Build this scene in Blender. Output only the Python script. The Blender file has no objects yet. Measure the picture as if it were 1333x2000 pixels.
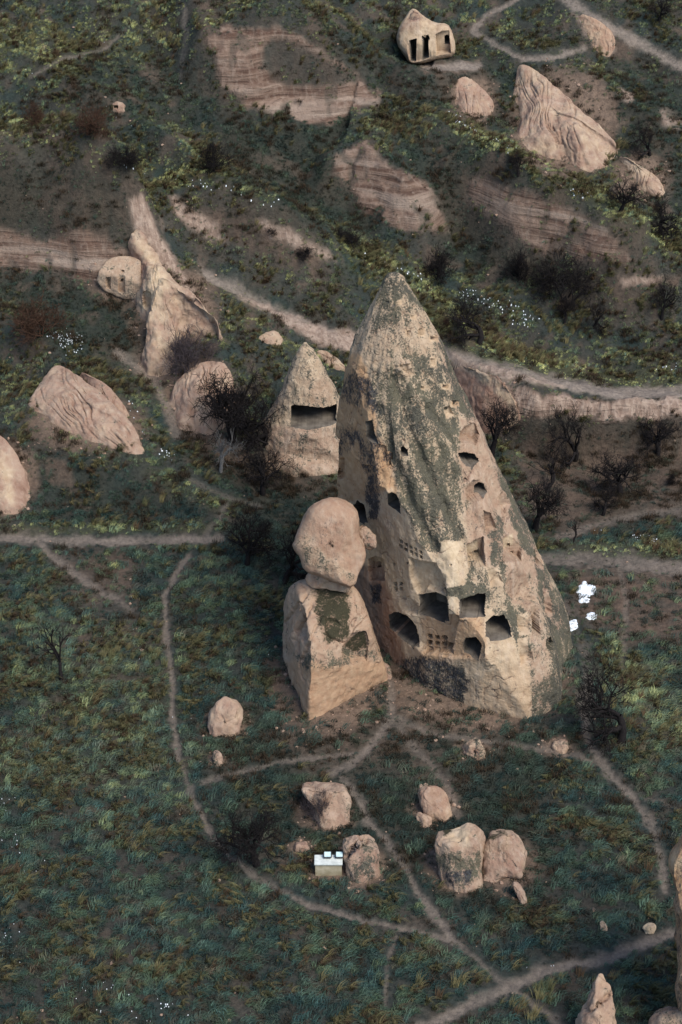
import bpy, math, random
import numpy as np
from mathutils import Vector

random.seed(7)
rng = np.random.default_rng(11)
C = bpy.context.scene.collection
R = math.radians

# ---------------------------------------------------------------- camera, sky, sun, exposure
CAM = np.array([0.0, 0.0, 101.0]); PITCH = R(32.0); F = 4511.0
cd = bpy.data.cameras.new('camera'); cam = bpy.data.objects.new('camera', cd); C.objects.link(cam)
cam.location = CAM; cam.rotation_euler = (math.pi/2 - PITCH, 0, 0)
cd.sensor_fit = 'VERTICAL'; cd.angle = 2*math.atan(1000/F); cd.clip_start = 1; cd.clip_end = 5000
sc = bpy.context.scene; sc.camera = cam
SUN_EL, SUN_AZ = 53.0, 136.0      # azimuth clockwise from +Y (north = away from camera)
w = bpy.data.worlds.new('World'); sc.world = w; w.use_nodes = True
nt = w.node_tree; sky = nt.nodes.new('ShaderNodeTexSky'); sky.sky_type = 'NISHITA'; sky.sun_disc = False
sky.sun_elevation = R(SUN_EL); sky.sun_rotation = R(SUN_AZ); sky.air_density = 1.0; sky.dust_density = 1.0
bg = nt.nodes['Background']; bg.inputs['Strength'].default_value = 0.115
nt.links.new(sky.outputs[0], bg.inputs['Color'])
sd = bpy.data.lights.new('sun', 'SUN'); sun = bpy.data.objects.new('sun', sd); C.objects.link(sun)
sd.energy = 2.4; sd.angle = R(32); sd.color = (1.0, 0.92, 0.80)
sv = Vector((math.sin(R(SUN_AZ))*math.cos(R(SUN_EL)), math.cos(R(SUN_AZ))*math.cos(R(SUN_EL)), math.sin(R(SUN_EL))))
sun.rotation_euler = sv.to_track_quat('Z', 'Y').to_euler(); sun.location = (60, 60, 150)
sc.view_settings.view_transform = 'Standard'; sc.view_settings.look = 'None'
sc.view_settings.exposure = 0.74; sc.view_settings.gamma = 1
sc.render.engine = 'CYCLES'
sc.cycles.max_bounces = 5; sc.cycles.diffuse_bounces = 3

# ---------------------------------------------------------------- maths helpers
FWD = np.array([0, math.cos(PITCH), -math.sin(PITCH)]); UP = np.array([0, math.sin(PITCH), math.cos(PITCH)])
RIGHT = np.array([1.0, 0, 0])
def ray(px, py):
    px = np.asarray(px, float); py = np.asarray(py, float)
    return FWD + ((px-666.5)/F)[..., None]*RIGHT + ((1000-py)/F)[..., None]*UP
def proj(P):
    d = P - CAM; z = d @ FWD
    return 666.5 + F*(d @ RIGHT)/z, 1000 - F*(d @ UP)/z
_perm = rng.permutation(256); _perm = np.concatenate([_perm, _perm, _perm])
_g = rng.normal(size=(256, 3)); _g /= np.linalg.norm(_g, axis=1)[:, None]
def pn(x, y, z=0.0):
    x, y, z = np.broadcast_arrays(np.asarray(x, float), np.asarray(y, float), np.asarray(z, float))
    xi = np.floor(x).astype(int); yi = np.floor(y).astype(int); zi = np.floor(z).astype(int)
    xf = x-xi; yf = y-yi; zf = z-zi
    u = xf**3*(xf*(xf*6-15)+10); v = yf**3*(yf*(yf*6-15)+10); w_ = zf**3*(zf*(zf*6-15)+10)
    def gr(a, b, c):
        h = _perm[_perm[_perm[(xi+a) & 255]+((yi+b) & 255)]+((zi+c) & 255)]
        g = _g[h]
        return g[..., 0]*(xf-a)+g[..., 1]*(yf-b)+g[..., 2]*(zf-c)
    l = lambda a, b, t: a+t*(b-a)
    return 1.5*l(l(l(gr(0,0,0), gr(1,0,0), u), l(gr(0,1,0), gr(1,1,0), u), v),
             l(l(gr(0,0,1), gr(1,0,1), u), l(gr(0,1,1), gr(1,1,1), u), v), w_)
def fbm(x, y, z=0.0, o=4):
    s = 0; a = 1.0; f = 1.0
    for _ in range(o):
        s = s+a*pn(x*f+7.3*_, y*f+3.1*_, z*f+1.7*_); a *= .5; f *= 2.03
    return s
def sst(a, b, x):
    t = np.clip((x-a)/(b-a), 0, 1); return t*t*(3-2*t)
def seg_dist(px, py, pts):
    best = np.full(np.shape(px), 1e9)
    for (x0, y0), (x1, y1) in zip(pts[:-1], pts[1:]):
        dx, dy = x1-x0, y1-y0; L = dx*dx+dy*dy+1e-9
        t = np.clip(((px-x0)*dx+(py-y0)*dy)/L, 0, 1)
        best = np.minimum(best, (px-x0-t*dx)**2+(py-y0-t*dy)**2)
    return np.sqrt(best)
def poly_sd(px, py, poly):
    """signed distance, positive inside"""
    ins = np.zeros(np.shape(px), bool); n = len(poly)
    for i in range(n):
        x0, y0 = poly[i]; x1, y1 = poly[(i+1) % n]
        c = ((y0 > py) != (y1 > py)) & (px < (x1-x0)*(py-y0)/((y1-y0) if y1 != y0 else 1e-9)+x0)
        ins ^= c
    d = seg_dist(px, py, list(poly)+[poly[0]])
    return np.where(ins, d, -d)
def pmask(px, py, poly, soft):
    return sst(-soft, soft, poly_sd(px, py, poly))

# ---------------------------------------------------------------- terrain height
FOOTX = [-400, 200, 420, 560, 700, 850, 1100, 1800]
FOOTY = [157, 159, 162, 168, 174, 177.5, 177.5, 177.5]
SLOPE = [.40, .40, .41, .42, .43, .45, .46, .46]
scarps = []
def base_h(X, Y):
    rg = np.hypot(Y, 92.0); pe = 666.5+F*X/rg
    foot = np.interp(pe, FOOTX, FOOTY); s = np.interp(pe, FOOTX, SLOPE)
    t = (Y-foot)/3.0
    rise = s*3.0*np.where(t > 20, t, np.log1p(np.exp(np.minimum(t, 20))))
    far = 34.0
    rise = np.where(rise > far, far+(rise-far)*.12, rise)
    z = rise-0.012*np.clip(135-Y, 0, 60)
    # hollow behind the chimney, right
    z = z-1.2*np.exp(-((pe-1150)/230)**2-((Y-168)/8.5)**2)
    return z
def scarp_h(X, Y, S):
    pts, amp, wv, L = S
    best = np.full(np.shape(X), 1e9); sg = np.zeros(np.shape(X)); sm = np.zeros(np.shape(X)); aa = np.zeros(np.shape(X))
    for i in range(len(pts)-1):
        x0, y0 = pts[i]; x1, y1 = pts[i+1]; dx, dy = x1-x0, y1-y0; l2 = dx*dx+dy*dy
        t = np.clip(((X-x0)*dx+(Y-y0)*dy)/l2, 0, 1)
        d = np.hypot(X-x0-t*dx, Y-y0-t*dy)
        s = dy*(X-x0)-dx*(Y-y0)
        s = s/math.sqrt(l2); up = (d < best-1e-5) | ((np.abs(d-best) <= 1e-5) & (np.abs(s) > sm))
        best = np.where(up, d, best); sg = np.where(up, np.sign(s), sg); sm = np.where(up, np.abs(s), sm)
        aa = np.where(up, amp[i]+(amp[i+1]-amp[i])*t, aa)
    return aa*np.where(sg > 0, 1-sst(0, wv, best), 1-sst(0, L, best))
def H0(X, Y):
    z = base_h(X, Y)
    for S in scarps: z = z+scarp_h(X, Y, S)
    return z
def H(X, Y):
    X = np.asarray(X, float); Y = np.asarray(Y, float)
    wx = X+1.2*pn(X*.16, Y*.16, 3.3); wy = Y+1.2*pn(X*.16, Y*.16, 9.1)
    z = H0(wx, wy)
    hill = sst(158, 176, Y)
    z = z+(0.25+.75*hill)*(.55*pn(X*.11, Y*.11, 1.5)+.22*fbm(X*.42, Y*.42, 4.2, 3))
    # gullies running down the slope towards lower right
    q = (X*.62+Y*.78); r_ = (X*.78-Y*.62)
    z = z-hill*(4.2*np.abs(pn(q*.075, r_*.022+5, 2.2))+1.5*np.abs(pn(q*.19, r_*.06+9, 6.2)))+1.3*hill
    return z
def on_ground(px, py, extra=0.0, fn=None):
    fn = fn or H
    d = ray(px, py); d = d/d[..., 1:2]
    lo = np.full(np.shape(px), 60.0); hi = np.full(np.shape(px), 60.0); done = np.zeros(np.shape(px), bool)
    for Y in np.arange(84, 300, 2.0):
        P = CAM+d*Y
        hit = (P[..., 2] < fn(P[..., 0], P[..., 1])+extra) & ~done
        hi = np.where(hit, Y, hi); lo = np.where(hit, Y-2.0, lo); done |= hit
    for _ in range(14):
        m = (lo+hi)/2; P = CAM+d*m[..., None]
        b = P[..., 2] < fn(P[..., 0], P[..., 1])+extra
        hi = np.where(b, m, hi); lo = np.where(b, lo, m)
    return CAM+d*hi[..., None]
def add_scarp(crest, amp, wv, L):
    A = np.array(amp, float); px = np.array([c[0] for c in crest], float); py = np.array([c[1] for c in crest], float)
    P = on_ground(px, py, A, H0); pts = [(p[0], p[1]) for p in P]
    scarps.append((pts, list(A), wv, L))
# right: lip of the track above the hollow
add_scarp([(700,650),(800,672),(885,692),(985,738),(1060,770),(1180,778),(1333,768),(1500,760)], [0,1.2,3.0,4.6,4.6,4.2,4.0,4.0], 2.4, 9)
# banded cliffs
add_scarp([(380,-10),(420,40),(480,52),(545,52),(640,105),(750,190)], [2.5,4.0,4.5,4.8,4.0,0], 4.2, 13)
add_scarp([(620,310),(660,288),(715,276),(790,345),(850,395),(900,470)], [0,2.8,4,4.2,3.4,0], 4.5, 10)
add_scarp([(880,330),(930,345),(1010,372),(1100,402),(1180,450),(1240,505),(1290,560)], [0,2.6,3.6,4,3.8,3,0], 4.6, 10)
# bluff on the left
add_scarp([(-150,320),(0,312),(95,306),(190,340),(255,385),(300,450)], [5,5,5.2,5,4.2,0], 5.5, 12)
# low steps of the streaky slope behind the small cave cone
add_scarp([(300,395),(400,425),(520,445),(640,500),(700,560)], [0,1.2,1.6,1.4,0], 4, 8)
add_scarp([(400,535),(480,578),(560,620),(650,660),(700,690)], [0,.9,1.2,1.0,0], 2.2, 6)
# long spur crest running down to the right, gully behind it
add_scarp([(-160,285),(-60,283),(100,284),(230,326),(400,338),(520,398),(640,462),(760,535),(860,600)], [3.4,3.4,3.4,3.4,3.2,3.0,2.6,1.6,0], 7, 6.5)
add_scarp([(560,-20),(680,60),(760,150),(900,235),(1050,330),(1200,410),(1400,500)], [2,2.2,2.2,2.2,2.0,2.0,2.0], 7, 6.5)
# upper right track
add_scarp([(1080,5),(1180,50),(1260,90),(1333,130),(1450,190)], [0,1.2,1.4,1.4,1.4], 2.5, 8)
add_scarp([(780,128),(820,140),(870,150),(920,142),(960,120)], [0,1.4,1.8,1.5,0], 3.0, 7)
# left spur above the path
add_scarp([(-120,860),(60,800),(150,850),(280,910),(430,985),(520,1010)], [1.5,1.8,1.9,1.6,.8,0], 5, 7)

# ---------------------------------------------------------------- object helpers
def tag(o, label=None, cat=None, group=None, kind=None):
    if label: o['label'] = label
    if cat: o['category'] = cat
    if group: o['group'] = group
    if kind: o['kind'] = kind
    return o
def mesh_obj(name, V, Fc, mat, parent=None, smooth=False, attrs=None):
    V = np.ascontiguousarray(V, np.float32)
    me = bpy.data.meshes.new(name); nv = len(V)
    Fc = np.ascontiguousarray(Fc, np.int32); k = Fc.shape[1]; nf = len(Fc)
    me.vertices.add(nv); me.vertices.foreach_set('co', V.ravel())
    me.loops.add(nf*k); me.loops.foreach_set('vertex_index', Fc.ravel())
    me.polygons.add(nf); me.polygons.foreach_set('loop_start', np.arange(0, nf*k, k, dtype=np.int32))
    me.polygons.foreach_set('use_smooth', np.full(nf, smooth, bool))
    me.update(calc_edges=True)
    for an, arr in (attrs or {}).items():
        a = me.attributes.new(an, 'FLOAT_COLOR', 'POINT'); a.data.foreach_set('color', np.ascontiguousarray(arr, np.float32).ravel())
    me.materials.append(mat)
    o = bpy.data.objects.new(name, me); C.objects.link(o)
    if parent: o.parent = parent
    return o

# ---------------------------------------------------------------- materials
class NT:
    def __init__(s, name, rough=.95):
        s.m = bpy.data.materials.new(name); s.m.use_nodes = True; s.t = s.m.node_tree
        s.b = s.t.nodes['Principled BSDF']; s.b.inputs['Roughness'].default_value = rough
        s.b.inputs['Specular IOR Level'].default_value = .12
        s.pos = s.t.nodes.new('ShaderNodeNewGeometry').outputs['Position']
    def val(s, sock, v):
        if isinstance(v, bpy.types.NodeSocket): s.t.links.new(v, sock)
        else:
            sock.default_value = (*v, 1) if isinstance(v, tuple) and len(v) == 3 and sock.type == 'RGBA' else v
    def math(s, op, a, b=0.0, clamp=False):
        n = s.t.nodes.new('ShaderNodeMath'); n.operation = op; n.use_clamp = clamp
        s.val(n.inputs[0], a); s.val(n.inputs[1], b); return n.outputs[0]
    def vmul(s, v, xyz):
        n = s.t.nodes.new('ShaderNodeVectorMath'); n.operation = 'MULTIPLY'; s.val(n.inputs[0], v); n.inputs[1].default_value = xyz; return n.outputs[0]
    def noise(s, scale, detail=5, vec=None, rough=.55, dist=0.0):
        n = s.t.nodes.new('ShaderNodeTexNoise'); s.val(n.inputs['Vector'], vec or s.pos)
        n.inputs['Scale'].default_value = scale; n.inputs['Detail'].default_value = detail; n.inputs['Roughness'].default_value = rough
        n.inputs['Distortion'].default_value = dist; return n.outputs['Fac']
    def mix(s, f, a, b, mode='MIX'):
        n = s.t.nodes.new('ShaderNodeMix'); n.data_type = 'RGBA'; n.blend_type = mode; n.clamp_factor = True
        s.val(n.inputs[0], f); s.val(n.inputs[6], a); s.val(n.inputs[7], b); return n.outputs[2]
    def rng(s, v, a, b, c=0.0, d=1.0):
        n = s.t.nodes.new('ShaderNodeMapRange'); s.val(n.inputs[0], v)
        for i, q in enumerate((a, b, c, d)): s.val(n.inputs[i+1], q)
        return n.outputs[0]
    def attr(s, name, inst=False):
        n = s.t.nodes.new('ShaderNodeAttribute'); n.attribute_name = name
        if inst: n.attribute_type = 'INSTANCER'
        sp = s.t.nodes.new('ShaderNodeSeparateColor'); s.t.links.new(n.outputs['Color'], sp.inputs[0])
        return n.outputs['Color'], sp.outputs[0], sp.outputs[1], sp.outputs[2], n.outputs['Alpha']
    def bump(s, h, strength, dist, prev=None):
        n = s.t.nodes.new('ShaderNodeBump'); s.val(n.inputs['Strength'], strength); n.inputs['Distance'].default_value = dist
        s.val(n.inputs['Height'], h)
        if prev: s.t.links.new(prev, n.inputs['Normal'])
        return n.outputs[0]
    def out(s, col, nrm=None):
        s.val(s.b.inputs['Base Color'], col)
        if nrm: s.t.links.new(nrm, s.b.inputs['Normal'])
        return s.m
    def thr(s, n, L, k=9.0):      # speckle: noise n (about .5) passes where the share L says
        e = s.math('SUBTRACT', n, s.rng(L, 0, 1, .66, .34))
        return s.math('MULTIPLY', s.math('ADD', s.math('MULTIPLY', e, k), 0.5, True), s.rng(L, 0, .06), True)

def make_tuff():
    t = NT('tuff_rock')
    _, lich, orng, pale, blk = t.attr('rk'); _, strat, moss, flute, red = t.attr('rk2')
    big = t.noise(.35, 4); mid = t.noise(1.8, 6); fine = t.noise(7.5, 7, rough=.62); grit = t.noise(26, 4, rough=.7)
    col = t.mix(t.rng(big, .35, .65), (.275, .176, .130), (.33, .222, .165))
    col = t.mix(t.rng(mid, .35, .7), col, (.345, .258, .195))
    col = t.mix(orng, col, t.mix(t.rng(mid, .3, .7), (.36, .205, .105), (.46, .29, .16)))
    col = t.mix(pale, col, t.mix(t.rng(mid, .3, .7), (.42, .322, .212), (.57, .46, .325)))
    col = t.mix(red, col, t.mix(t.rng(mid, .35, .65), (.16, .085, .062), (.27, .165, .125)))
    # strata
    sv_ = t.vmul(t.pos, (.10, .10, 1.0)); s1 = t.noise(2.2, 5, sv_, .6, .6)
    s2 = t.noise(.8, 2, sv_, .5, .4)
    scol = t.mix(t.rng(s1, .38, .62), (.13, .078, .058), (.30, .215, .165))
    scol = t.mix(t.rng(s2, .50, .66), scol, (.40, .32, .26))
    col = t.mix(strat, col, scol)
    # rain streaks
    fv = t.vmul(t.pos, (1, 1, .13)); st = t.noise(3.6, 5, fv, .6)
    stm = t.math('MULTIPLY', t.rng(st, .50, .68), flute)
    col = t.mix(t.math('MULTIPLY', stm, .62), col, (.20, .12, .085))
    st2 = t.noise(2.1, 4, t.vmul(t.pos, (1.1, .9, .16)), .55)
    col = t.mix(t.math('MULTIPLY', t.rng(st2, .52, .68), t.math('MULTIPLY', flute, .55)), col, (.60, .50, .41))
    # lichen crust and black crust
    spn = t.math('ADD', t.math('MULTIPLY', t.noise(7.0, 8, rough=.75), .72), t.math('MULTIPLY', mid, .28))
    spn = t.math('ADD', spn, t.math('MULTIPLY', t.math('SUBTRACT', t.noise(1.5, 5, t.vmul(t.pos, (1, 1, .12)), .6), .5), .55))
    lc = t.mix(t.rng(big, .4, .62), (.032, .034, .032), (.085, .080, .054))
    lc = t.mix(t.rng(grit, .42, .66), lc, (.17, .155, .115)); lc = t.mix(t.rng(fine, .5, .7), lc, (.11, .105, .085))
    col = t.mix(t.thr(spn, lich, 13), col, lc)
    bn = t.math('ADD', t.math('MULTIPLY', t.noise(9, 6, t.vmul(t.pos, (1, 1, .45)), .65), .6), t.math('MULTIPLY', t.noise(1.3, 4), .4))
    col = t.mix(t.math('MULTIPLY', t.thr(bn, blk, 8), .93), col, t.mix(t.rng(fine, .4, .6), (.018, .02, .026), (.055, .06, .068)))
    mn = t.math('ADD', t.math('MULTIPLY', fine, .5), t.math('MULTIPLY', mid, .5))
    col = t.mix(t.thr(mn, moss, 6), col, t.mix(t.rng(grit, .35, .65), (.022, .022, .014), (.062, .056, .035)))
    # pits
    col = t.mix(t.math('MULTIPLY', t.rng(grit, .60, .70), .35), col, (.14, .09, .065))
    bs = t.rng(t.math('ADD', lich, blk), 0, .6, .28, .85)
    b = t.bump(mid, bs, .30); b = t.bump(fine, bs, .13, b); b = t.bump(grit, .35, .04, b)
    b = t.bump(t.math('MULTIPLY', st, flute), .8, .30, b); b = t.bump(t.math('MULTIPLY', s1, strat), .9, .35, b)
    return t.out(col, b)
TUFF = make_tuff()

def make_ground():
    t = NT('soil_and_turf')
    gc, *_ = t.attr('gcol'); _, rock, dirt, flute, frost = t.attr('gk')
    fine = t.noise(3.0, 7, rough=.65); grit = t.noise(13, 5, rough=.7); big = t.noise(.5, 4)
    col = t.mix(1.0, gc, t.mix(t.rng(fine, .3, .7), (.62, .62, .62), (1.30, 1.28, 1.22)), 'MULTIPLY')
    col = t.mix(t.math('MULTIPLY', t.rng(grit, .5, .72), .6), col, t.mix(.5, col, (.02, .018, .014)))
    sv_ = t.vmul(t.pos, (.07, .07, 1.0)); s1 = t.noise(2.0, 5, sv_, .6, .8); s2 = t.noise(.75, 2, sv_, .5, .5)
    scol = t.mix(t.rng(s1, .40, .60), (.10, .060, .045), (.225, .158, .122))
    scol = t.mix(t.rng(s2, .52, .66), scol, (.33, .26, .21))
    scol = t.mix(t.rng(grit, .52, .7), scol, (.12, .085, .065))
    fv = t.vmul(t.pos, (1, 1, .15)); st = t.noise(2.6, 5, fv, .6)
    scol = t.mix(t.math('MULTIPLY', t.rng(st, .5, .7), .45), scol, (.33, .26, .21))
    col = t.mix(rock, col, scol)
    pal = t.mix(t.rng(st, .40, .62), (.26, .185, .145), (.43, .33, .265))
    col = t.mix(flute, col, pal)
    b = t.bump(fine, .7, .25); b = t.bump(grit, .6, .07, b); b = t.bump(t.math('MULTIPLY', s1, rock), .8, .5, b)
    b = t.bump(t.math('MULTIPLY', st, flute), .7, .3, b)
    return t.out(col, b)
GROUND = make_ground()

def make_grass():
    t = NT('dry_grass', .8)
    col, *_ = t.attr('tcol', True)
    return t.out(col)
GRASS = make_grass()
def simple(name, c1, c2, scale, rough=.9, bump=.3):
    t = NT(name, rough); n = t.noise(scale, 5)
    return t.out(t.mix(t.rng(n, .35, .65), c1, c2), t.bump(n, bump, .05))
BARK = simple('dark_bark', (.009, .008, .009), (.020, .017, .017), 8)
BARK_G = simple('grey_bark', (.10, .10, .10), (.17, .165, .16), 8)
TWIG_P = simple('purple_twig', (.050, .041, .046), (.085, .07, .074), 8)
TWIG_R = simple('russet_twig', (.045, .026, .018), (.08, .045, .03), 8)
SOOT_SHADE = simple('sooty_shaded_rock', (.085, .072, .060), (.17, .148, .122), 1.3, .95, .5)   # shade of deep rooms painted into the rock colour, with some soot
SNOW = simple('old_snow', (.72, .80, .88), (.82, .87, .92), 3, .6)

# ---------------------------------------------------------------- ground paint layout
paths = [  # polyline (picture position of the real path), half width px, strength
 ([(-80,1050),(60,1050),(130,1055),(250,1055),(430,1052)], 11, 1.0),
 ([(75,1055),(95,1080),(150,1120),(205,1160),(255,1190)], 10, .85),
 ([(368,1085),(345,1120),(322,1165),(325,1230),(335,1310),(338,1400),(350,1480),(378,1560),(420,1640),(470,1690),(520,1725),(600,1765),(700,1795),(800,1815),(880,1835)], 7.5, .85),
 ([(390,1530),(450,1512),(540,1490),(620,1480),(690,1470)], 6, .6),
 ([(766,1335),(765,1400),(735,1445),(690,1490),(650,1510)], 11, .8),
 ([(766,1400),(800,1450),(840,1490),(880,1540),(895,1590)], 9, .55),
 ([(770,1400),(830,1430),(930,1445),(1040,1462),(1110,1470),(1160,1490)], 8, .6),
 ([(670,1520),(705,1560),(715,1600),(755,1640),(790,1690),(815,1740),(860,1800),(890,1840)], 9.5, .85),
 ([(880,1835),(930,1870),(985,1925)], 10, .75),
 ([(780,2030),(870,1985),(960,1940),(1010,1920),(1100,1885),(1190,1870),(1260,1840),(1333,1818),(1450,1780)], 14, .95),
 ([(1000,1930),(1040,1960),(1090,1995),(1120,2040)], 8, .75),
 ([(775,1830),(755,1890),(755,1960)], 6, .6),
 ([(1140,1390),(1150,1450),(1190,1510),(1240,1560),(1275,1620),(1295,1690),(1300,1740)], 10, .8),
 ([(1190,1520),(1260,1560),(1340,1580)], 5, .35),
 ([(1060,1092),(1150,1090),(1250,1100),(1345,1115),(1450,1130)], 15, .95),
 ([(1210,1110),(1225,1170),(1222,1230),(1215,1300)], 8, .45),
 ([(1090,1050),(1120,1040),(1180,1020),(1260,1003),(1345,995),(1450,990)], 9, .7),
 ([(1100,1180),(1140,1260),(1150,1330),(1140,1400)], 14, .5),
 ([(870,692),(960,715),(1080,745),(1200,765),(1333,766),(1450,758)], 15, 1.0),
 ([(400,535),(480,578),(560,615),(640,650),(720,690)], 13, .8),
 ([(925,60),(975,90),(1020,115),(1080,112),(1140,95)], 7, .8),
 ([(828,127),(880,131),(935,127)], 10, 1.0),
 ([(925,60),(950,30),(1010,0),(1040,-20)], 6, .8),
 ([(1080,-20),(1180,45),(1260,90),(1345,135),(1450,190)], 11, .85),
 ([(60,150),(120,115),(200,98),(245,60)], 4, .4),
 ([(350,150),(365,80),(360,10)], 6, .35),
 ([(440,985),(430,1010),(400,1045)], 7, .5),
 ([(360,930),(430,965),(510,990)], 6, .4),
 ([(230,690),(300,740),(330,800),(345,850)], 12, .55),
]
dirts = [ # polygon, softness, strength (bare brown soil)
 ([(1010,850),(1333,820),(1400,900),(1400,1010),(1250,1000),(1100,1050),(1020,1000)], 35, .85),
 ([(80,1075),(260,1085),(280,1170),(150,1190)], 22, .5),
 ([(160,1180),(320,1200),(340,1260),(100,1270)], 35, .4),
 ([(560,1380),(640,1440),(760,1400),(850,1440),(930,1560),(860,1560),(740,1490),(620,1520),(520,1470)], 26, .55),
 ([(1120,1100),(1400,1100),(1400,1260),(1210,1250),(1110,1200)], 24, .7),
 ([(820,120),(940,120),(935,140),(880,145),(830,140)], 6, .95),
 ([(840,140),(890,140),(905,215),(870,190)], 10, .6),
 ([(340,800),(520,880),(640,930),(640,960),(500,960),(380,880)], 25, .7),
 ([(80,895),(130,900),(150,960),(95,945)], 8, .8),
 ([(380,395),(480,420),(640,500),(620,560),(500,500),(400,450)], 20, .6),
 ([(330,380),(420,430),(420,470),(330,420)], 8, .7),
 ([(470,1640),(600,1640),(680,1740),(560,1720)], 25, .35),
 ([(840,1600),(1040,1700),(1010,1770),(900,1740)], 20, .45),
 ([(100,330),(260,380),(270,480),(130,520),(60,400)], 30, .55),
 ([(1200,540),(1333,540),(1333,560),(1210,560)], 8, .7),
 ([(1180,60),(1250,80),(1240,120),(1170,110)], 12, .5),
 ([(1030,380),(1080,380),(1250,440),(1280,520),(1100,520)], 30, .3),
 ([(380,0),(440,0),(420,80),(400,120)], 18, .5),
]
rocks_paint = [ # banded cliff faces
 ([(408,75),(440,48),(500,60),(545,52),(640,100),(742,182),(738,205),(690,215),(640,245),(590,232),(520,222),(470,205),(430,165)], 7, 1.0),
 ([(655,335),(672,290),(712,275),(760,318),(835,360),(858,400),(872,455),(820,450),(760,440),(700,400)], 8, .95),
 ([(905,345),(960,358),(1060,388),(1130,420),(1190,455),(1238,512),(1160,512),(1050,490),(975,430),(920,400)], 10, .85),
 ([(-150,455),(0,452),(90,470),(150,450),(215,470),(250,500),(190,560),(120,530),(0,525),(-150,520)], 10, .95),
 ([(890,715),(960,740),(1060,772),(1180,782),(1400,772),(1400,815),(1200,822),(1060,812),(960,800)], 6, .75),
]
rocks_cut = [([(510,85),(560,75),(650,120),(705,155),(690,170),(560,172),(515,140)], 10, .9)]
flutes = [ # pale fluted bare slopes
 ([(250,392),(275,380),(310,440),(350,520),(400,590),(370,575),(300,500),(262,440)], 7, .9),
 ([(330,378),(420,440),(440,470),(400,465),(340,420)], 8, .75),
 ([(505,430),(560,445),(640,490),(655,510),(600,495),(520,455)], 9, .7),
 ([(470,575),(560,612),(640,645),(700,650),(700,690),(600,660),(500,600)], 8, .75),
 ([(1120,28),(1195,60),(1200,95),(1190,112),(1160,85)], 10, .75),
 ([(885,712),(960,738),(1060,772),(1180,784),(1400,776),(1400,812),(1200,820),(1060,806),(960,800)], 6, .8),
 ([(1205,540),(1290,540),(1280,556),(1215,556)], 6, .6),
 ([(1210,168),(1240,185),(1230,205),(1212,195)], 5, .8),
 ([(1290,215),(1333,230),(1333,250),(1295,245)], 8, .6),
 ([(880,690),(1010,725),(1100,755),(1000,745),(900,715)], 8, .7),
]
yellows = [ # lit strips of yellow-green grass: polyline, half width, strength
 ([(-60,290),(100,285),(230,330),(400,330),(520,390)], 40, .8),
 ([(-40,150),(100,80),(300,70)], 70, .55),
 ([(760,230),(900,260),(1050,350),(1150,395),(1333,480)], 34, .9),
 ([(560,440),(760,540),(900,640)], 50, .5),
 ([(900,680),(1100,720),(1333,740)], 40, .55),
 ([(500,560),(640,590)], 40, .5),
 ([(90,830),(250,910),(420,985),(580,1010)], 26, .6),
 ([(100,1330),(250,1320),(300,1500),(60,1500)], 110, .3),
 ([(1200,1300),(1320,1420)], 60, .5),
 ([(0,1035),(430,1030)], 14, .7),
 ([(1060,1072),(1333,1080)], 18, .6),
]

# bare soil worn round the foot of outcrops and boulders: (x, y, rx, ry)
APRON = ((170,830,120,55),(15,940,60,80),(340,600,95,85),(312,700,50,55),(225,545,52,50),(395,780,75,85),(600,900,85,30),(1105,240,110,110),(928,195,50,50),(1255,345,60,50),(950,800,75,60),(440,1415,50,40),(425,1485,22,18),(635,1580,65,50),(590,1655,26,18),(705,1690,52,50),(848,1570,50,45),(895,1690,75,60),(990,1690,65,55),(925,1465,42,28),(1090,1458,36,22),(640,1330,120,120),(930,1330,190,110),(640,1700,44,26))
for x, y, rx, ry in APRON:
    dirts.append(([(x+rx*math.cos(a*.5236), y+ry*math.sin(a*.5236)) for a in range(12)], 16, .75))
darks = [ # dark scrub and dead grass, with the shade of those slopes painted in: polygon, softness, strength
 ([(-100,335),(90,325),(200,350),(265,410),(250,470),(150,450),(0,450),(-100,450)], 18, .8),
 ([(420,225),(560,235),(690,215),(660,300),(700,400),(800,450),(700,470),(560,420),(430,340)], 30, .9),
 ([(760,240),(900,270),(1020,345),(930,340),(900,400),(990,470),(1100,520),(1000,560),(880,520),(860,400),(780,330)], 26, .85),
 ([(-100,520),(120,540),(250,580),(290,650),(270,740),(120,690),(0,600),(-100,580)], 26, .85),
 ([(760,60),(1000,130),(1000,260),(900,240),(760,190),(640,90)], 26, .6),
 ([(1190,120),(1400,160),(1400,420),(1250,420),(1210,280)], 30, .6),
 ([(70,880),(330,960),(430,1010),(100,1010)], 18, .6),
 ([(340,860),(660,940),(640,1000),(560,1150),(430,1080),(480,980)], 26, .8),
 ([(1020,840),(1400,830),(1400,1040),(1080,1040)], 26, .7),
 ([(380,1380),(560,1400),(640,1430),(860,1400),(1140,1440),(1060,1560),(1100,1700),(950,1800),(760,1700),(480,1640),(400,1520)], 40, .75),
 ([(150,100),(420,120),(430,260),(240,260),(120,190)], 30, .55),
]
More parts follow.
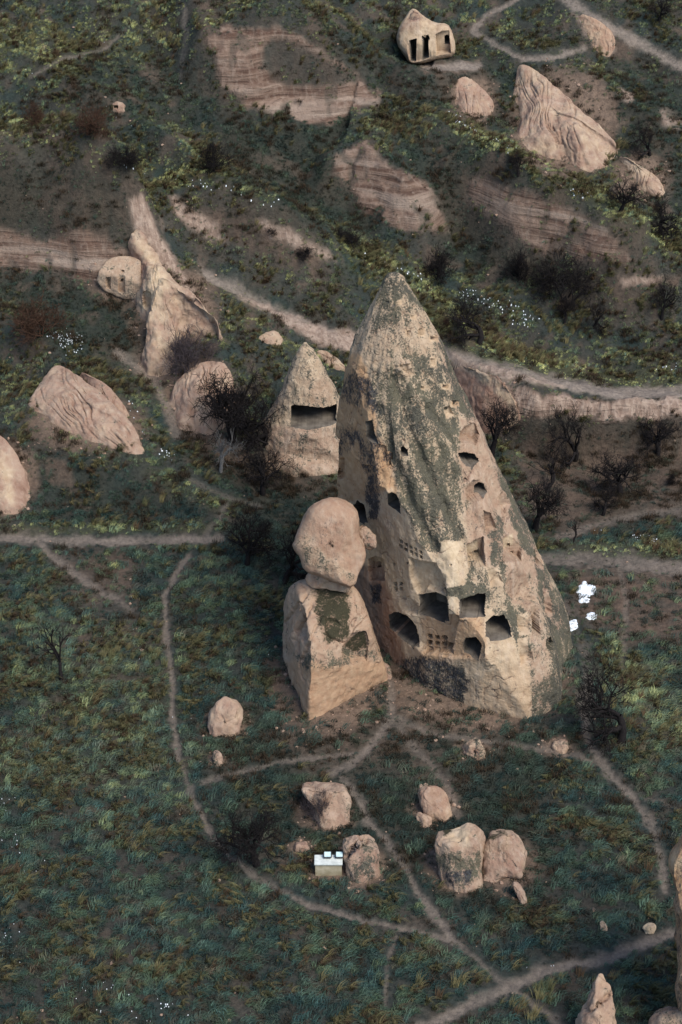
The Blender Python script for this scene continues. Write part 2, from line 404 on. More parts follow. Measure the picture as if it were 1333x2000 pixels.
# ---------------------------------------------------------------- ground mesh
def paint(P):
    px, py = proj(P); X, Y = P[..., 0], P[..., 1]
    wx = px+9*fbm(X*.5, Y*.5, 1.0, 3)+3.5*pn(X*2.1, Y*2.1, 5.); wy = py+9*fbm(X*.5, Y*.5, 8.0, 3)+3.5*pn(X*2.1, Y*2.1, 2.)
    sx = px+3*fbm(X*.6, Y*.6, 11.0, 3); sy = py+3*fbm(X*.6, Y*.6, 18.0, 3)
    pth = np.zeros(px.shape); drt = np.zeros(px.shape); rk = np.zeros(px.shape); fl = np.zeros(px.shape); yl = np.zeros(px.shape); pnr = np.zeros(px.shape)
    edge = .55+.55*(.5+fbm(X*1.1, Y*1.1, 6., 3)); wv_ = np.clip(fbm(X*.4, Y*.4, 26., 3), -.6, .9); brk = np.clip(.98+.55*fbm(X*.28, Y*.28, 16., 3), .62, 1.0)
    for pts, hw, s in paths:
        d = seg_dist(sx, sy, pts)*(1+.55*wv_); pth = np.maximum(pth, s*brk*(1-sst(hw*.25, hw*1.5*edge, d))); pnr = np.maximum(pnr, (.4+.6*s)*(1-sst(hw*.9, hw*2.6, d)))
    for pl, so, s in dirts: drt = np.maximum(drt, s*pmask(wx, wy, pl, so))
    for pl, so, s in rocks_paint: rk = np.maximum(rk, s*pmask(wx, wy, pl, so))
    rk = rk*(1-.85*sst(.15, .5, fbm(X*.45, Y*.45, 14., 3))*.7)
    for pl, so, s in rocks_cut: rk = np.minimum(rk, 1-s*pmask(wx, wy, pl, so))
    for pl, so, s in flutes: fl = np.maximum(fl, s*pmask(wx, wy, pl, so))
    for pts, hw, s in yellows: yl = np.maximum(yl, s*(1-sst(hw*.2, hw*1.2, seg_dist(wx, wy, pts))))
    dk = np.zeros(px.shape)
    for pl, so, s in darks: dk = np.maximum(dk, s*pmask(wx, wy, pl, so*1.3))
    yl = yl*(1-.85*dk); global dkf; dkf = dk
    # bare spots anywhere
    hill = sst(160, 178, Y)
    gz = np.zeros(px.shape)
    if P.ndim == 3 and P.shape[0] > 50:
        gy = np.gradient(P[..., 2], axis=0)/np.maximum(np.gradient(P[..., 1], axis=0), 1e-3); gz = gy-.42
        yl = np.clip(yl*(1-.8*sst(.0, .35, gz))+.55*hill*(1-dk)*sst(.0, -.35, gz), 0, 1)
        drt = np.maximum(drt, .25*hill*sst(.2, .8, gz))
    spots = sst(.22, .6, fbm(X*.30, Y*.30, 3.7, 4))*(.25+.22*hill)
    drt = np.maximum(drt, spots)
    global pnear; pnear = pnr
    return px, py, pth, np.clip(drt*(.6+.75*(.5+fbm(X*.9, Y*.9, 12., 3)*.9)), 0, 1), rk, fl, yl, hill
ang = np.concatenate([np.linspace(math.atan(101/60), R(46), 20)[:-1], np.linspace(R(46), R(17.8), 900)])
# rows by horizontal distance, columns fan out; both reach well outside the frame
Yr = np.concatenate([np.linspace(-40, 55, 8), np.linspace(60, 96, 25), np.linspace(97, 240, 800), np.linspace(242, 330, 30), np.array([360, 420, 520, 700, 1000, 1500, 2500.])])
uc = np.concatenate([np.array([-3, -2, -1.3, -.8, -.5, -.35]), np.linspace(-.27, -.19, 14)[:-1], np.linspace(-.19, .19, 470), np.linspace(.19, .27, 14)[1:], np.array([.35, .5, .8, 1.3, 2, 3])])
YY, UU = np.meshgrid(Yr, uc, indexing='ij'); XX = UU*np.hypot(np.maximum(YY, 40), 60)
ZZ = H(XX, YY); GP = np.stack([XX, YY, ZZ], -1)
px, py, pth, drt, rk, fl, yl, hill = paint(GP)
ZZ = ZZ-.14*pth*np.where(rk+fl > .3, 0, 1)+rk*(.22*np.sin(ZZ*4.2+2*pn(XX*.3, YY*.3, 1.))+.35*fbm(XX*.7, YY*.7, ZZ*.9, 3))-fl*.18*np.abs(fbm(XX*1.6, YY*.7, 2., 2))
ZZ += .06*fbm(XX*1.4, YY*1.4, 7., 2)
GP[..., 2] = ZZ
def HF(X, Y):
    X = np.asarray(X, float); Y = np.asarray(Y, float); U = X/np.hypot(np.maximum(Y, 40), 60)
    i = np.clip(np.searchsorted(Yr, Y)-1, 0, len(Yr)-2); j = np.clip(np.searchsorted(uc, U)-1, 0, len(uc)-2)
    a = np.clip((Y-Yr[i])/(Yr[i+1]-Yr[i]), 0, 1); b = np.clip((U-uc[j])/(uc[j+1]-uc[j]), 0, 1)
    return (ZZ[i, j]*(1-b)+ZZ[i, j+1]*b)*(1-a)+(ZZ[i+1, j]*(1-b)+ZZ[i+1, j+1]*b)*a
def field(arr, X, Y):
    U = X/np.hypot(np.maximum(Y, 40), 60)
    return arr[np.clip(np.searchsorted(Yr, Y)-1, 0, len(Yr)-1), np.clip(np.searchsorted(uc, U)-1, 0, len(uc)-1)]
def gp(px, py):
    return on_ground(np.array([px], float), np.array([py], float), 0.0, HF)[0]
soil = np.array([.060, .046, .037]); turf = np.array([.022, .040, .040]); dpath = np.array([.168, .142, .124]); ddirt = np.array([.118, .084, .066])
olive = np.array([.060, .062, .026])
n1 = .5+.5*np.clip(fbm(XX*.25, YY*.25, 2., 4), -1, 1); n2 = .5+.5*np.clip(fbm(XX*.8, YY*.8, 9., 3), -1, 1)
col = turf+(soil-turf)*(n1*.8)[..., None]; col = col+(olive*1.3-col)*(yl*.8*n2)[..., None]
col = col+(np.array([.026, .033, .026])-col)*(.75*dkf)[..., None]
col = col+(ddirt-col)*(np.clip(drt, 0, 1)*(1-.3*dkf))[..., None]
apr = np.zeros(px.shape)
for x, y, rx, ry in APRON:
    dq = np.hypot((px-x)/rx, (py-y)/ry)+.30*fbm(XX*.5, YY*.5, 3., 3); apr = np.maximum(apr, 1-sst(.55, 1.12, dq))
col = col+(np.array([.185, .135, .105])-col)*(apr*.8)[..., None]; drt = np.maximum(drt, apr*.8)
pcol = dpath*(1+.25*(n1-.5))[..., None]*np.where(YY > 165, 1.35, 1.0)[..., None]
col = col+(pcol-col)*np.clip(pth, 0, 1)[..., None]
gk = np.stack([np.clip(rk, 0, 1), np.clip(drt, 0, 1), np.clip(fl, 0, 1), np.zeros_like(rk)], -1)
m_, n_ = YY.shape
idx = np.arange(m_*n_).reshape(m_, n_)
Fq = np.stack([idx[:-1, :-1], idx[:-1, 1:], idx[1:, 1:], idx[1:, :-1]], -1).reshape(-1, 4)
g = mesh_obj('terrain', GP.reshape(-1, 3), Fq, GROUND, smooth=True,
             attrs={'gcol': np.concatenate([col, np.ones(col.shape[:2]+(1,))], -1).reshape(-1, 4), 'gk': gk.reshape(-1, 4)})
tag(g, 'rolling grassy valley floor and hillside with footpaths and banded cliffs', 'terrain', kind='structure')

# ---------------------------------------------------------------- rock grids
class Grid:
    """closed sheet of quads P[row, col] (columns wrap) that can be carved and painted"""
    def __init__(s, P):
        s.P = P; m, n = P.shape[:2]
        s.rk = np.zeros((m, n, 4)); s.rk2 = np.zeros((m, n, 4)); s.lab = np.zeros((m, n), int); s.names = {}; s.deep = set(); s.lathe = False
        s.refresh()
    def refresh(s):
        P = s.P; du = np.roll(P, -1, 1)-np.roll(P, 1, 1); dv = np.gradient(P, axis=0)
        N = np.cross(du, dv); N /= np.linalg.norm(N, axis=-1, keepdims=True)+1e-9
        cen = P.mean((0, 1)); sg = np.sign(((P-cen)*N).sum(-1).mean()); s.N = N*sg
        s.front = ((P-CAM)*s.N).sum(-1) < 0
    def mask(s, poly, soft, amp, sc_, flt):
        px, py = proj(s.P); q = np.array(poly, float); mg = soft+amp*1.6+2
        bb = (px > q[:, 0].min()-mg) & (px < q[:, 0].max()+mg) & (py > q[:, 1].min()-mg) & (py < q[:, 1].max()+mg)
        if flt is not None: bb &= flt
        m = np.zeros(px.shape)
        if bb.any():
            x, y, z = (s.P[bb]*sc_).T
            m[bb] = pmask(px[bb]+amp*fbm(x, y, z, 3), py[bb]+amp*fbm(x+31, y, z+17, 3), poly, soft)
        return m
    def carve(s, poly, depth, az=None, name=None, soft=1.2, amp=1.0, plane=None, label=None):
        m = s.mask(poly, soft, amp, 1.3, s.front)
        sel = m > .5
        if not sel.any(): print('carve missed', name, poly[0]); return
        if name and depth > 1.5 and s.lathe:      # level floor for the rooms (rows of these sheets are level)
            cols = np.where(sel.any(0))[0]; first = sel[:, cols].argmax(0); f0 = int(np.percentile(first, 55)); sel = sel.copy()
            for c_, f_ in zip(cols, first):
                if f_ <= f0: sel[:f0, c_] = False
                elif f_-f0 <= 5: sel[f0:f_, c_] = True
            m = sel.astype(float)
        elif name: m = sel.astype(float)
        if az is None:
            c = s.P[sel].mean(0); ax = s.axis(c[2]); v = np.array([ax[0]-c[0], ax[1]-c[1], 0]); nrm = v/np.linalg.norm(v)
        else: nrm = np.array([-math.sin(R(az)), math.cos(R(az)), 0])    # az: facing, 0 = towards camera, + = to the right
        w_ = m > 0; dd = s.P[w_] @ nrm
        if plane is None: plane = np.percentile(dd[m[w_] > .5], 25)+depth
        s.P[w_] += (np.maximum(0, plane-dd)*m[w_])[:, None]*nrm
        if name:
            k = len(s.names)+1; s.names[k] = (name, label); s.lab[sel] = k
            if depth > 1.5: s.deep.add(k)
        return sel
    def paint(s, poly, soft=8, amp=6, **kw):
        m = s.mask(poly, soft, amp, .8, None)
        ch = dict(lichen=(s.rk, 0), orange=(s.rk, 1), pale=(s.rk, 2), black=(s.rk, 3), strata=(s.rk2, 0), moss=(s.rk2, 1), flute=(s.rk2, 2), red=(s.rk2, 3))
        for k, v in kw.items():
            A, i = ch[k]; A[..., i] += (v-A[..., i])*m
    def set(s, **kw):
        ch = dict(lichen=(s.rk, 0), orange=(s.rk, 1), pale=(s.rk, 2), black=(s.rk, 3), strata=(s.rk2, 0), moss=(s.rk2, 1), flute=(s.rk2, 2), red=(s.rk2, 3))
        for k, v in kw.items():
            A, i = ch[k]; A[..., i] = v
    def jitter(s, amp, sc_, o=4, aniso=1.0):
        P = s.P; s.P = P+s.N*(amp*fbm(P[..., 0]*sc_, P[..., 1]*sc_, P[..., 2]*sc_*aniso, o))[..., None]
    def crack(s, depth, sc_, wid=14.0, seed=0):
        """thin wandering fractures, coloured darker along their lines"""
        x, y, z = (s.P*sc_).transpose(2, 0, 1); f = fbm(x+seed+3, y+9, z*.8+seed, 2); g_ = np.clip(1-np.abs(f)*wid, 0, 1)**1.5*sst(-.1, .25, pn(x*.6+40, y*.6, z*.6))*(s.lab == 0)
        s.P = s.P-s.N*(depth*g_)[..., None]; s.rk2[..., 3] = np.clip(s.rk2[..., 3]+.5*g_, 0, 1); s.rk[..., 3] = np.maximum(s.rk[..., 3], .45*g_)
    def emit(s, name, smooth=True, mat=None):
        m, n = s.lab.shape; ii = np.arange(m*n).reshape(m, n); jj = np.roll(ii, -1, 1)
        Fq = np.stack([ii[:-1], jj[:-1], jj[1:], ii[1:]], -1).reshape(-1, 4)
        l = s.lab.ravel(); fl_ = l[Fq].max(1)
        for k in s.names:
            fi = np.where(fl_ == k)[0]
            if not len(fi): continue
            u, inv = np.unique(Fq[fi], return_inverse=True); inv = inv.reshape(-1, 4); cmp_ = np.arange(len(u))
            while True:
                mn = cmp_[inv].min(1); new = cmp_.copy(); np.minimum.at(new, inv.ravel(), np.repeat(mn, 4)); new = new[new]
                if (new == cmp_).all(): break
                cmp_ = new
            fc = cmp_[inv[:, 0]]; vals, cn = np.unique(fc, return_counts=True); fl_[fi[fc != vals[cn.argmax()]]] = 0
        V = s.P.reshape(-1, 3); A = s.rk.reshape(-1, 4); B = s.rk2.reshape(-1, 4); root = None
        for k in [0]+list(s.names):
            f = Fq[fl_ == k]
            if not len(f): continue
            u, inv = np.unique(f, return_inverse=True)
            o = mesh_obj(name if k == 0 else s.names[k][0], V[u], inv.reshape(-1, 4), SOOT_SHADE if k in s.deep else (mat or TUFF), root, smooth and k == 0, {'rk': A[u], 'rk2': B[u]})
            if k == 0: root = o
            elif s.names[k][1]: o['label'] = s.names[k][1]
        return root
def rect(cx, cy, w, h, sk=0.0, sl=0.0):
    """small opening: centre, width, height; sk = slant of the uprights, sl = slope of sill"""
    return [(cx-w/2-sk*h/2, cy-h/2-sl*w/2), (cx+w/2-sk*h/2, cy-h/2+sl*w/2), (cx+w/2+sk*h/2, cy+h/2+sl*w/2), (cx-w/2+sk*h/2, cy+h/2-sl*w/2)]

# ---------------------------------------------------------------- the great chimney
def great_chimney():
    rows = [(533,768,774),(545,752,790),(560,743,801),(600,724,824),(650,700,851),(700,682,876),(750,670,898),(800,660,921),(850,655,944),(900,650,965),(950,641,987),(1000,634,1012),(1050,630,1040),(1100,628,1064),(1150,626,1086),(1200,626,1102),(1250,628,1111),(1300,632,1113)]
    Yc = lambda py: np.interp(py, [535, 1000, 1250], [145.5, 144.6, 143.0])
    zt, cxt, rt = [], [], []
    for p, l, r in rows:
        y = Yc(p); a = math.atan((p-1000)/F)+PITCH; z = 101-y*math.tan(a); rg = math.hypot(y, 101-z)*math.cos(a-PITCH)
        zt.append(z); cxt.append(((l+r)/2-666.5)*rg/F); rt.append((r-l)/2*rg/F)
    zt = np.array(zt[::-1]); cxt = np.array(cxt[::-1]); rt = np.array(rt[::-1]); ztop = zt[-1]
    nz, nth = 880, 560
    z = np.concatenate([np.linspace(-2.2, ztop-.6, nz-40), ztop-.6+.6*np.sin(np.linspace(0, math.pi/2, 41))[1:]])
    th = np.concatenate([np.linspace(-R(115), R(115), 490, endpoint=False), np.linspace(R(115), R(245), nth-490, endpoint=False)])
    Z, T = np.meshgrid(z, th, indexing='ij')
    Rx = np.interp(Z, zt, rt); cx = np.interp(Z, zt, cxt)
    cap = np.clip((ztop-Z)/.6, 0, 1); Rx = np.where(Z > ztop-.6, np.interp(ztop-.6, zt, rt)*np.sqrt(1-(1-cap)**2), Rx)
    cy = np.interp(Z, [0, 12, ztop], [143.0, 144.6, 145.5])
    low = sst(16, 2, Z)
    k = 1/np.sqrt((np.sin(T))**2+(np.cos(T)/.90)**2)
    k = k*(1+.30*low*np.exp(-((T-R(32))/R(24))**2))
    rr = Rx*k
    # buttress ribs and broad lumps
    rr = rr+np.minimum(rr*.25, 1)*(.42*(1-.75*sst(14, 24, Z))*fbm(T*2.6, Z*.06, 4., 3)+.25*fbm(np.sin(T)*3, np.cos(T)*3, Z*.22, 3))
    rr = rr+.35*low*np.cos((T-R(50))*11+Z*.05)*sst(R(25), R(50), T)*(T < R(120))
    X = cx+rr*np.sin(T); Y = cy-rr*np.cos(T)
    # front-left break face (z below the crust) and the wall of the cleft
    b0 = np.array([7.9, 142.0])
    n1 = np.array([-.56, -.83]); n2 = np.array([-.84, -.54])
    wob = .22*fbm(X*.35, Y*.35, Z*.35, 3)
    zc = np.interp(X, [-2, 2, 4, 6, 7.2, 8.2, 9.6, 12, 16], [16.2, 15.6, 14.2, 12.6, 11.6, 11.6, 12.2, 11.0, 9.0])+.4*pn(X*.9, Y*.9, 5.)
    on = 1-sst(zc-.15, zc+.55, Z)
    for nn, lim in ((n1, 4.9+wob*.6), (n2, 4.0+wob*.6)):
        s = (X-b0[0])*nn[0]+(Y-b0[1])*nn[1]
        e = np.maximum(0, s-lim)*on
        X = X-e*nn[0]; Y = Y-e*nn[1]
    P = np.stack([X, Y, Z], -1)
    G = Grid(P); G.axis = lambda zz: np.array([np.interp(zz, zt, cxt), 144.0])
    px, py = proj(G.P)
    FR = (np.abs(T) < R(112)); G.front = FR; G.lathe = True
    # --- paint the skin before carving
    nzv = fbm(P[..., 0]*.22, P[..., 1]*.22, P[..., 2]*.10, 4)
    G.set(lichen=np.clip(.56+.36*nzv, .2, .88), pale=.68, flute=.0)
    G.paint([(690,560),(760,600),(850,600),(850,700),(800,735),(730,720),(690,690)], 25, 8, lichen=.32, pale=.5)
    G.paint([(735,560),(775,525),(815,570),(800,640),(735,640)], 14, 8, lichen=.62)
    G.paint([(850,650),(900,700),(985,920),(1060,1090),(1120,1250),(1090,1250),(1010,1060),(930,880),(880,760)], 10, 6, lichen=.70, pale=.1)
    G.paint([(770,690),(830,690),(900,800),(870,860),(790,780)], 18, 8, lichen=.60)
    for g_ in ([(770,740),(800,840),(840,930),(880,1010),(905,1075)], [(745,800),(770,900),(800,980),(850,1070)], [(840,800),(900,880),(920,990),(930,1070)]):
        d = seg_dist(px, py, g_); q = np.exp(-(d/13)**2)*FR
        G.rk[..., 0] += (.80-G.rk[..., 0])*q*.85
        G.P = G.P+G.N*(-.28*np.exp(-(d/9)**2)*FR)[..., None]
    # left orange face
    of = [(700,684),(722,720),(730,800),(742,860),(764,905),(778,972),(735,1010),(640,985),(600,985),(600,800),(670,700)]
    G.carve(of, .25, az=-62, soft=9, amp=5)
    G.paint(of, 5, 5, lichen=.07, orange=.8, pale=.1)
    G.paint([(668,728),(708,722),(722,745),(716,790),(690,795),(655,780)], 20, 14, black=.60)
    G.paint([(650,828),(690,832),(735,850),(750,900),(748,965),(728,985),(715,930),(690,880),(650,880)], 20, 14, black=.60)
    G.paint([(715,740),(735,760),(742,810),(722,815)], 8, 6, black=.72)
    G.paint([(705,940),(725,930),(742,990),(738,1020),(722,1010)], 7, 5, black=.8)
    G.paint([(600,880),(690,892),(716,940),(704,985),(600,1000)], 8, 6, orange=.8, black=0, lichen=0)
    # pale front walls under the crust
    fw = [(640,990),(720,975),(765,955),(785,990),(806,1030),(812,1062),(850,1082),(880,1062),(905,1056),(915,1110),(905,1180),(960,1190),(1000,1230),(1030,1300),(1040,1440),(600,1440)]
    G.paint(fw, 5, 4, lichen=.06, pale=.75, orange=.25, flute=.38)
    G.paint([(860,1060),(900,1055),(890,1240),(868,1240)], 5, 4, pale=1.0, orange=0, lichen=0)
    G.paint([(820,1205),(900,1200),(945,1200),(950,1290),(820,1290)], 8, 5, orange=.75, pale=.2)
    G.paint([(700,1100),(745,1110),(770,1200),(790,1290),(780,1450),(600,1450),(640,1100)], 10, 5, orange=.25, pale=0, lichen=0, red=.35)
    G.paint([(722,1140),(748,1145),(745,1180),(728,1180)], 5, 4, black=.7)
    # right flank: peeled pinkish patches between crust ribs
    G.paint([(895,820),(940,820),(965,900),(990,980),(1010,1060),(1040,1100),(1050,1190),(1000,1180),(985,1110),(915,1090),(905,980),(895,900)], 8, 8, lichen=.12, pale=.12, orange=.1, flute=.45)
    G.paint([(960,1000),(985,1010),(990,1150),(1010,1190),(1040,1290),(1020,1300),(985,1190),(962,1100)], 8, 8, lichen=.62)
    G.paint([(1040,1150),(1060,1180),(1085,1380),(1040,1400),(1030,1240)], 8, 8, lichen=.25, pale=.3, flute=.4)
    G.paint([(845,1160),(900,1140),(940,1140),(960,1160),(900,1172)], 4, 5, lichen=.85)
    G.paint([(785,1285),(830,1280),(905,1300),(920,1330),(905,1375),(850,1372),(790,1340),(780,1310)], 6, 6, black=.60, lichen=.4)
    G.paint([(1050,1330),(1110,1300),(1110,1400),(1060,1420),(1030,1380)], 8, 6, lichen=.7)
    G.paint([(915,1330),(1030,1290),(1040,1420),(905,1420)], 6, 5, orange=.45, pale=.55, lichen=.03, flute=.25)
    # --- broad recesses
    G.carve([(790,1010),(806,1055),(850,1088),(872,1090),(868,1200),(895,1205),(880,1275),(830,1278),(815,1262),(755,1262),(748,1180),(730,1100),(715,1060),(735,1020)], .35, az=-34, soft=3, amp=2)
    G.carve([(825,1212),(945,1212),(945,1285),(880,1285),(828,1275)], .25, az=-30, soft=2, amp=2)
    G.carve([(918,1338),(945,1305),(1005,1285),(1030,1330),(1036,1440),(908,1440)], .35, az=-20, soft=2, amp=2)
    G.carve([(985,1108),(1012,1092),(1040,1105),(1050,1178),(1036,1192),(1000,1165),(985,1150)], .85, soft=4, amp=2)
    G.carve([(915,990),(950,985),(975,1040),(960,1050),(925,1030)], .3, soft=5, amp=2)
    for pl_, dp, az_ in (([(800,1092),(826,1096),(852,1100),(864,1130),(868,1158),(836,1150),(818,1160),(803,1130)], .5, -34), ([(768,1174),(800,1166),(816,1180),(812,1202),(790,1196),(764,1198)], .45, -34),
                   ([(952,1112),(974,1104),(982,1140),(960,1152)], .6, 5), ([(1010,1202),(1030,1194),(1036,1235),(1016,1242)], .6, 15), ([(1060,1150),(1072,1150),(1081,1202),(1067,1206)], .8, 30),
                   ([(985,958),(1000,985),(988,1004),(974,976)], .5, 20), ([(945,1000),(962,1004),(966,1034),(950,1040)], .5, 12), ([(1012,1250),(1030,1246),(1040,1290),(1018,1300)], .5, 10),
                   ([(1045,1060),(1056,1070),(1062,1110),(1050,1112)], .6, 28), ([(868,800),(880,796),(886,812),(872,818)], .5, 10), ([(700,905),(728,912),(735,945),(712,940)], .4, -60), ([(655,900),(672,896),(676,930),(660,936)], .35, -65)):
        G.carve(pl_, dp, az=az_, soft=2.5, amp=3)
        G.paint(pl_, 3, 3, lichen=.06)
    # --- rooms and windows
    D = dict(soft=1.0, amp=1.2)
    G.carve([(760,1202),(775,1196),(796,1203),(812,1222),(819,1242),(819,1264),(800,1257),(762,1238)], 5.5, az=-30, name='cave_room', **D)
    G.carve([(820,1161),(852,1158),(873,1166),(877,1213),(848,1208),(821,1201)], 2.1, az=-34, name='cave_room', **D)
    G.carve([(898,1172),(920,1164),(948,1159),(946,1196),(899,1212)], 5.5, az=-8, name='cave_room', **D)
    G.carve([(950,1217),(962,1204),(984,1201),(996,1222),(1000,1256),(975,1250),(950,1243)], 5.0, az=-2, name='cave_room', **D)
    G.carve([(905,1256),(911,1246),(930,1243),(940,1258),(938,1275),(926,1293),(909,1283)], 7.0, az=-16, name='doorway', **D)
    s_ = G.carve([(766,1133),(775,1128),(786,1130),(793,1140),(794,1170),(766,1168)], .35, az=-40, name='arched_niche', **D)
    for c in ((773,1141),(773,1151),(784,1140),(784,1150)): G.carve(rect(c[0], c[1], 6.5, 7.5), .9, az=-40, name='pigeonhole', soft=.7, amp=.3)
    for cx_, cy_ in ((784,1062),(793.5,1069),(803,1073.5),(812.5,1078),(822,1083)):
        G.carve(rect(cx_, cy_-4.6, 6, 7, .1, .35), .95, az=-34, name='pigeonhole', soft=.7, amp=.3)
        G.carve(rect(cx_+.5, cy_+5.0, 6, 7, .1, .35), .95, az=-34, name='pigeonhole', soft=.7, amp=.3)
    for i, cx_ in enumerate((840, 854.5, 868, 881)):
        for j in range(3):
            if i == 3 and j == 0: continue
            G.carve(rect(cx_, 1243+j*12+i*1.6, 9.5, 9.5, 0, .1), .8, az=-30, name='pigeonhole', soft=.7, amp=.4)
    G.carve([(714,824),(728,820),(731,845),(738,862),(716,862)], 2.6, az=-55, name='cave_window', **D)
    G.carve([(738,868),(760,872),(766,905),(746,916)], .45, az=-50, name='shallow_niche', **D)
    G.carve(rect(761, 897, 7, 28), 1.0, az=-50, name='cave_window', **D)
    G.carve([(783,876),(790,873),(796,878),(796,889),(791,894),(783,887)], 1.8, name='cave_window', **D)
    G.carve([(757,966),(764,961),(773,964),(783,984),(782,1006),(777,1004),(770,992),(758,990)], 2.8, az=-40, name='cave_window', **D)
    G.carve([(685,992),(699,978),(711,986),(718,1020),(706,1020),(690,1012)], 3.0, az=-45, name='cave_window', **D)
    G.carve([(718,1092),(735,1086),(750,1092),(752,1135),(722,1135)], .7, az=-50, name='shallow_niche', **D)
    for c in (727, 741): G.carve(rect(c, 1103, 8, 11), .7, az=-50, name='pigeonhole', soft=.7, amp=.3)
    G.carve([(898,845),(910,832),(926,825),(938,850),(930,866),(897,864)], 1.1, az=20, name='shallow_niche', **D)
    G.carve([(896,886),(912,884),(928,888),(936,900),(934,914),(912,910),(902,900)], 2.0, az=15, name='cave_window', **D)
    G.carve([(910,955),(925,936),(944,938),(952,958),(942,976),(912,986)], .7, az=20, name='shallow_niche', **D)
    G.carve([(927,948),(934,941),(946,944),(949,958),(940,968),(928,966)], 1.6, az=20, name='cave_window', **D)
    G.carve([(912,1064),(930,1053),(945,1048),(948,1105),(915,1110)], 1.3, az=8, name='shallow_niche', **D)
    G.carve(rect(930, 1083, 9, 15), 1.1, az=8, name='cave_window', **D)
    G.carve([(982,1052),(992,1042),(1008,1038),(1018,1048),(1019,1096),(985,1098)], 1.3, az=18, name='shallow_niche', **D)
    G.carve(rect(994, 1064, 5, 6), .8, az=18, name='pigeonhole', soft=.7, amp=.3)
    G.carve(rect(997, 1084, 8, 14), 1.0, az=18, name='cave_window', **D)
    G.carve([(1038,1180),(1048,1173),(1053,1185),(1056,1240),(1040,1240)], 1.3, az=30, name='shallow_niche', **D)
    G.carve([(1068,1248),(1076,1244),(1081,1255),(1080,1275),(1069,1272)], .9, az=35, name='shallow_niche', **D)
    for c in ((823,648,9,9),(847,661,11,8),(871,755,11,7),(826,757,5,5),(890,787,11,7),(781,590,6,6),(808,618,8,6),(846,706,8,12),(797,650,6,9)):
        G.carve(rect(*c), .55, name='weather_hole', soft=1.5, amp=2.5)
        G.paint(rect(c[0], c[1]+1, c[2]*1.5, c[3]*1.5), 3, 2, lichen=.05, orange=.7)
    for c in ((797,1100),(770,1102),(880,1104),(833,1175),(860,1178)): G.carve(rect(c[0], c[1], 4, 4), .5, az=-34, name='beam_socket', soft=.7, amp=.4)
    # light on the left walls of the two high niches, painted as cream
    G.paint([(910,1066),(932,1054),(934,1072),(912,1080)], 2, 1, pale=1, orange=0, lichen=0)
    G.paint([(982,1052),(1002,1042),(1002,1065),(984,1070)], 2, 1, pale=1, orange=0, lichen=0)
    # pock-marked boss high on the face
    d = np.hypot(px-790, py-717); q = np.exp(-(d/17)**4)*FR
    G.P = G.P+G.N*(q*(.25+.5*fbm(P[..., 0]*2.4, P[..., 1]*2.4, P[..., 2]*2.4, 3)))[..., None]
    G.rk[..., 0] += (.35-G.rk[..., 0])*q
    G.refresh(); G.jitter(.06, 1.1, 3); G.jitter(.018, 4., 2); G.crack(.08, .55, 20); G.crack(.06, 1.3)
    o = G.emit('rock_chimney', smooth=True)
    tag(o, 'tall pointed rock chimney with lichen crust and many carved openings, largest in view', 'rock chimney')
great_chimney()


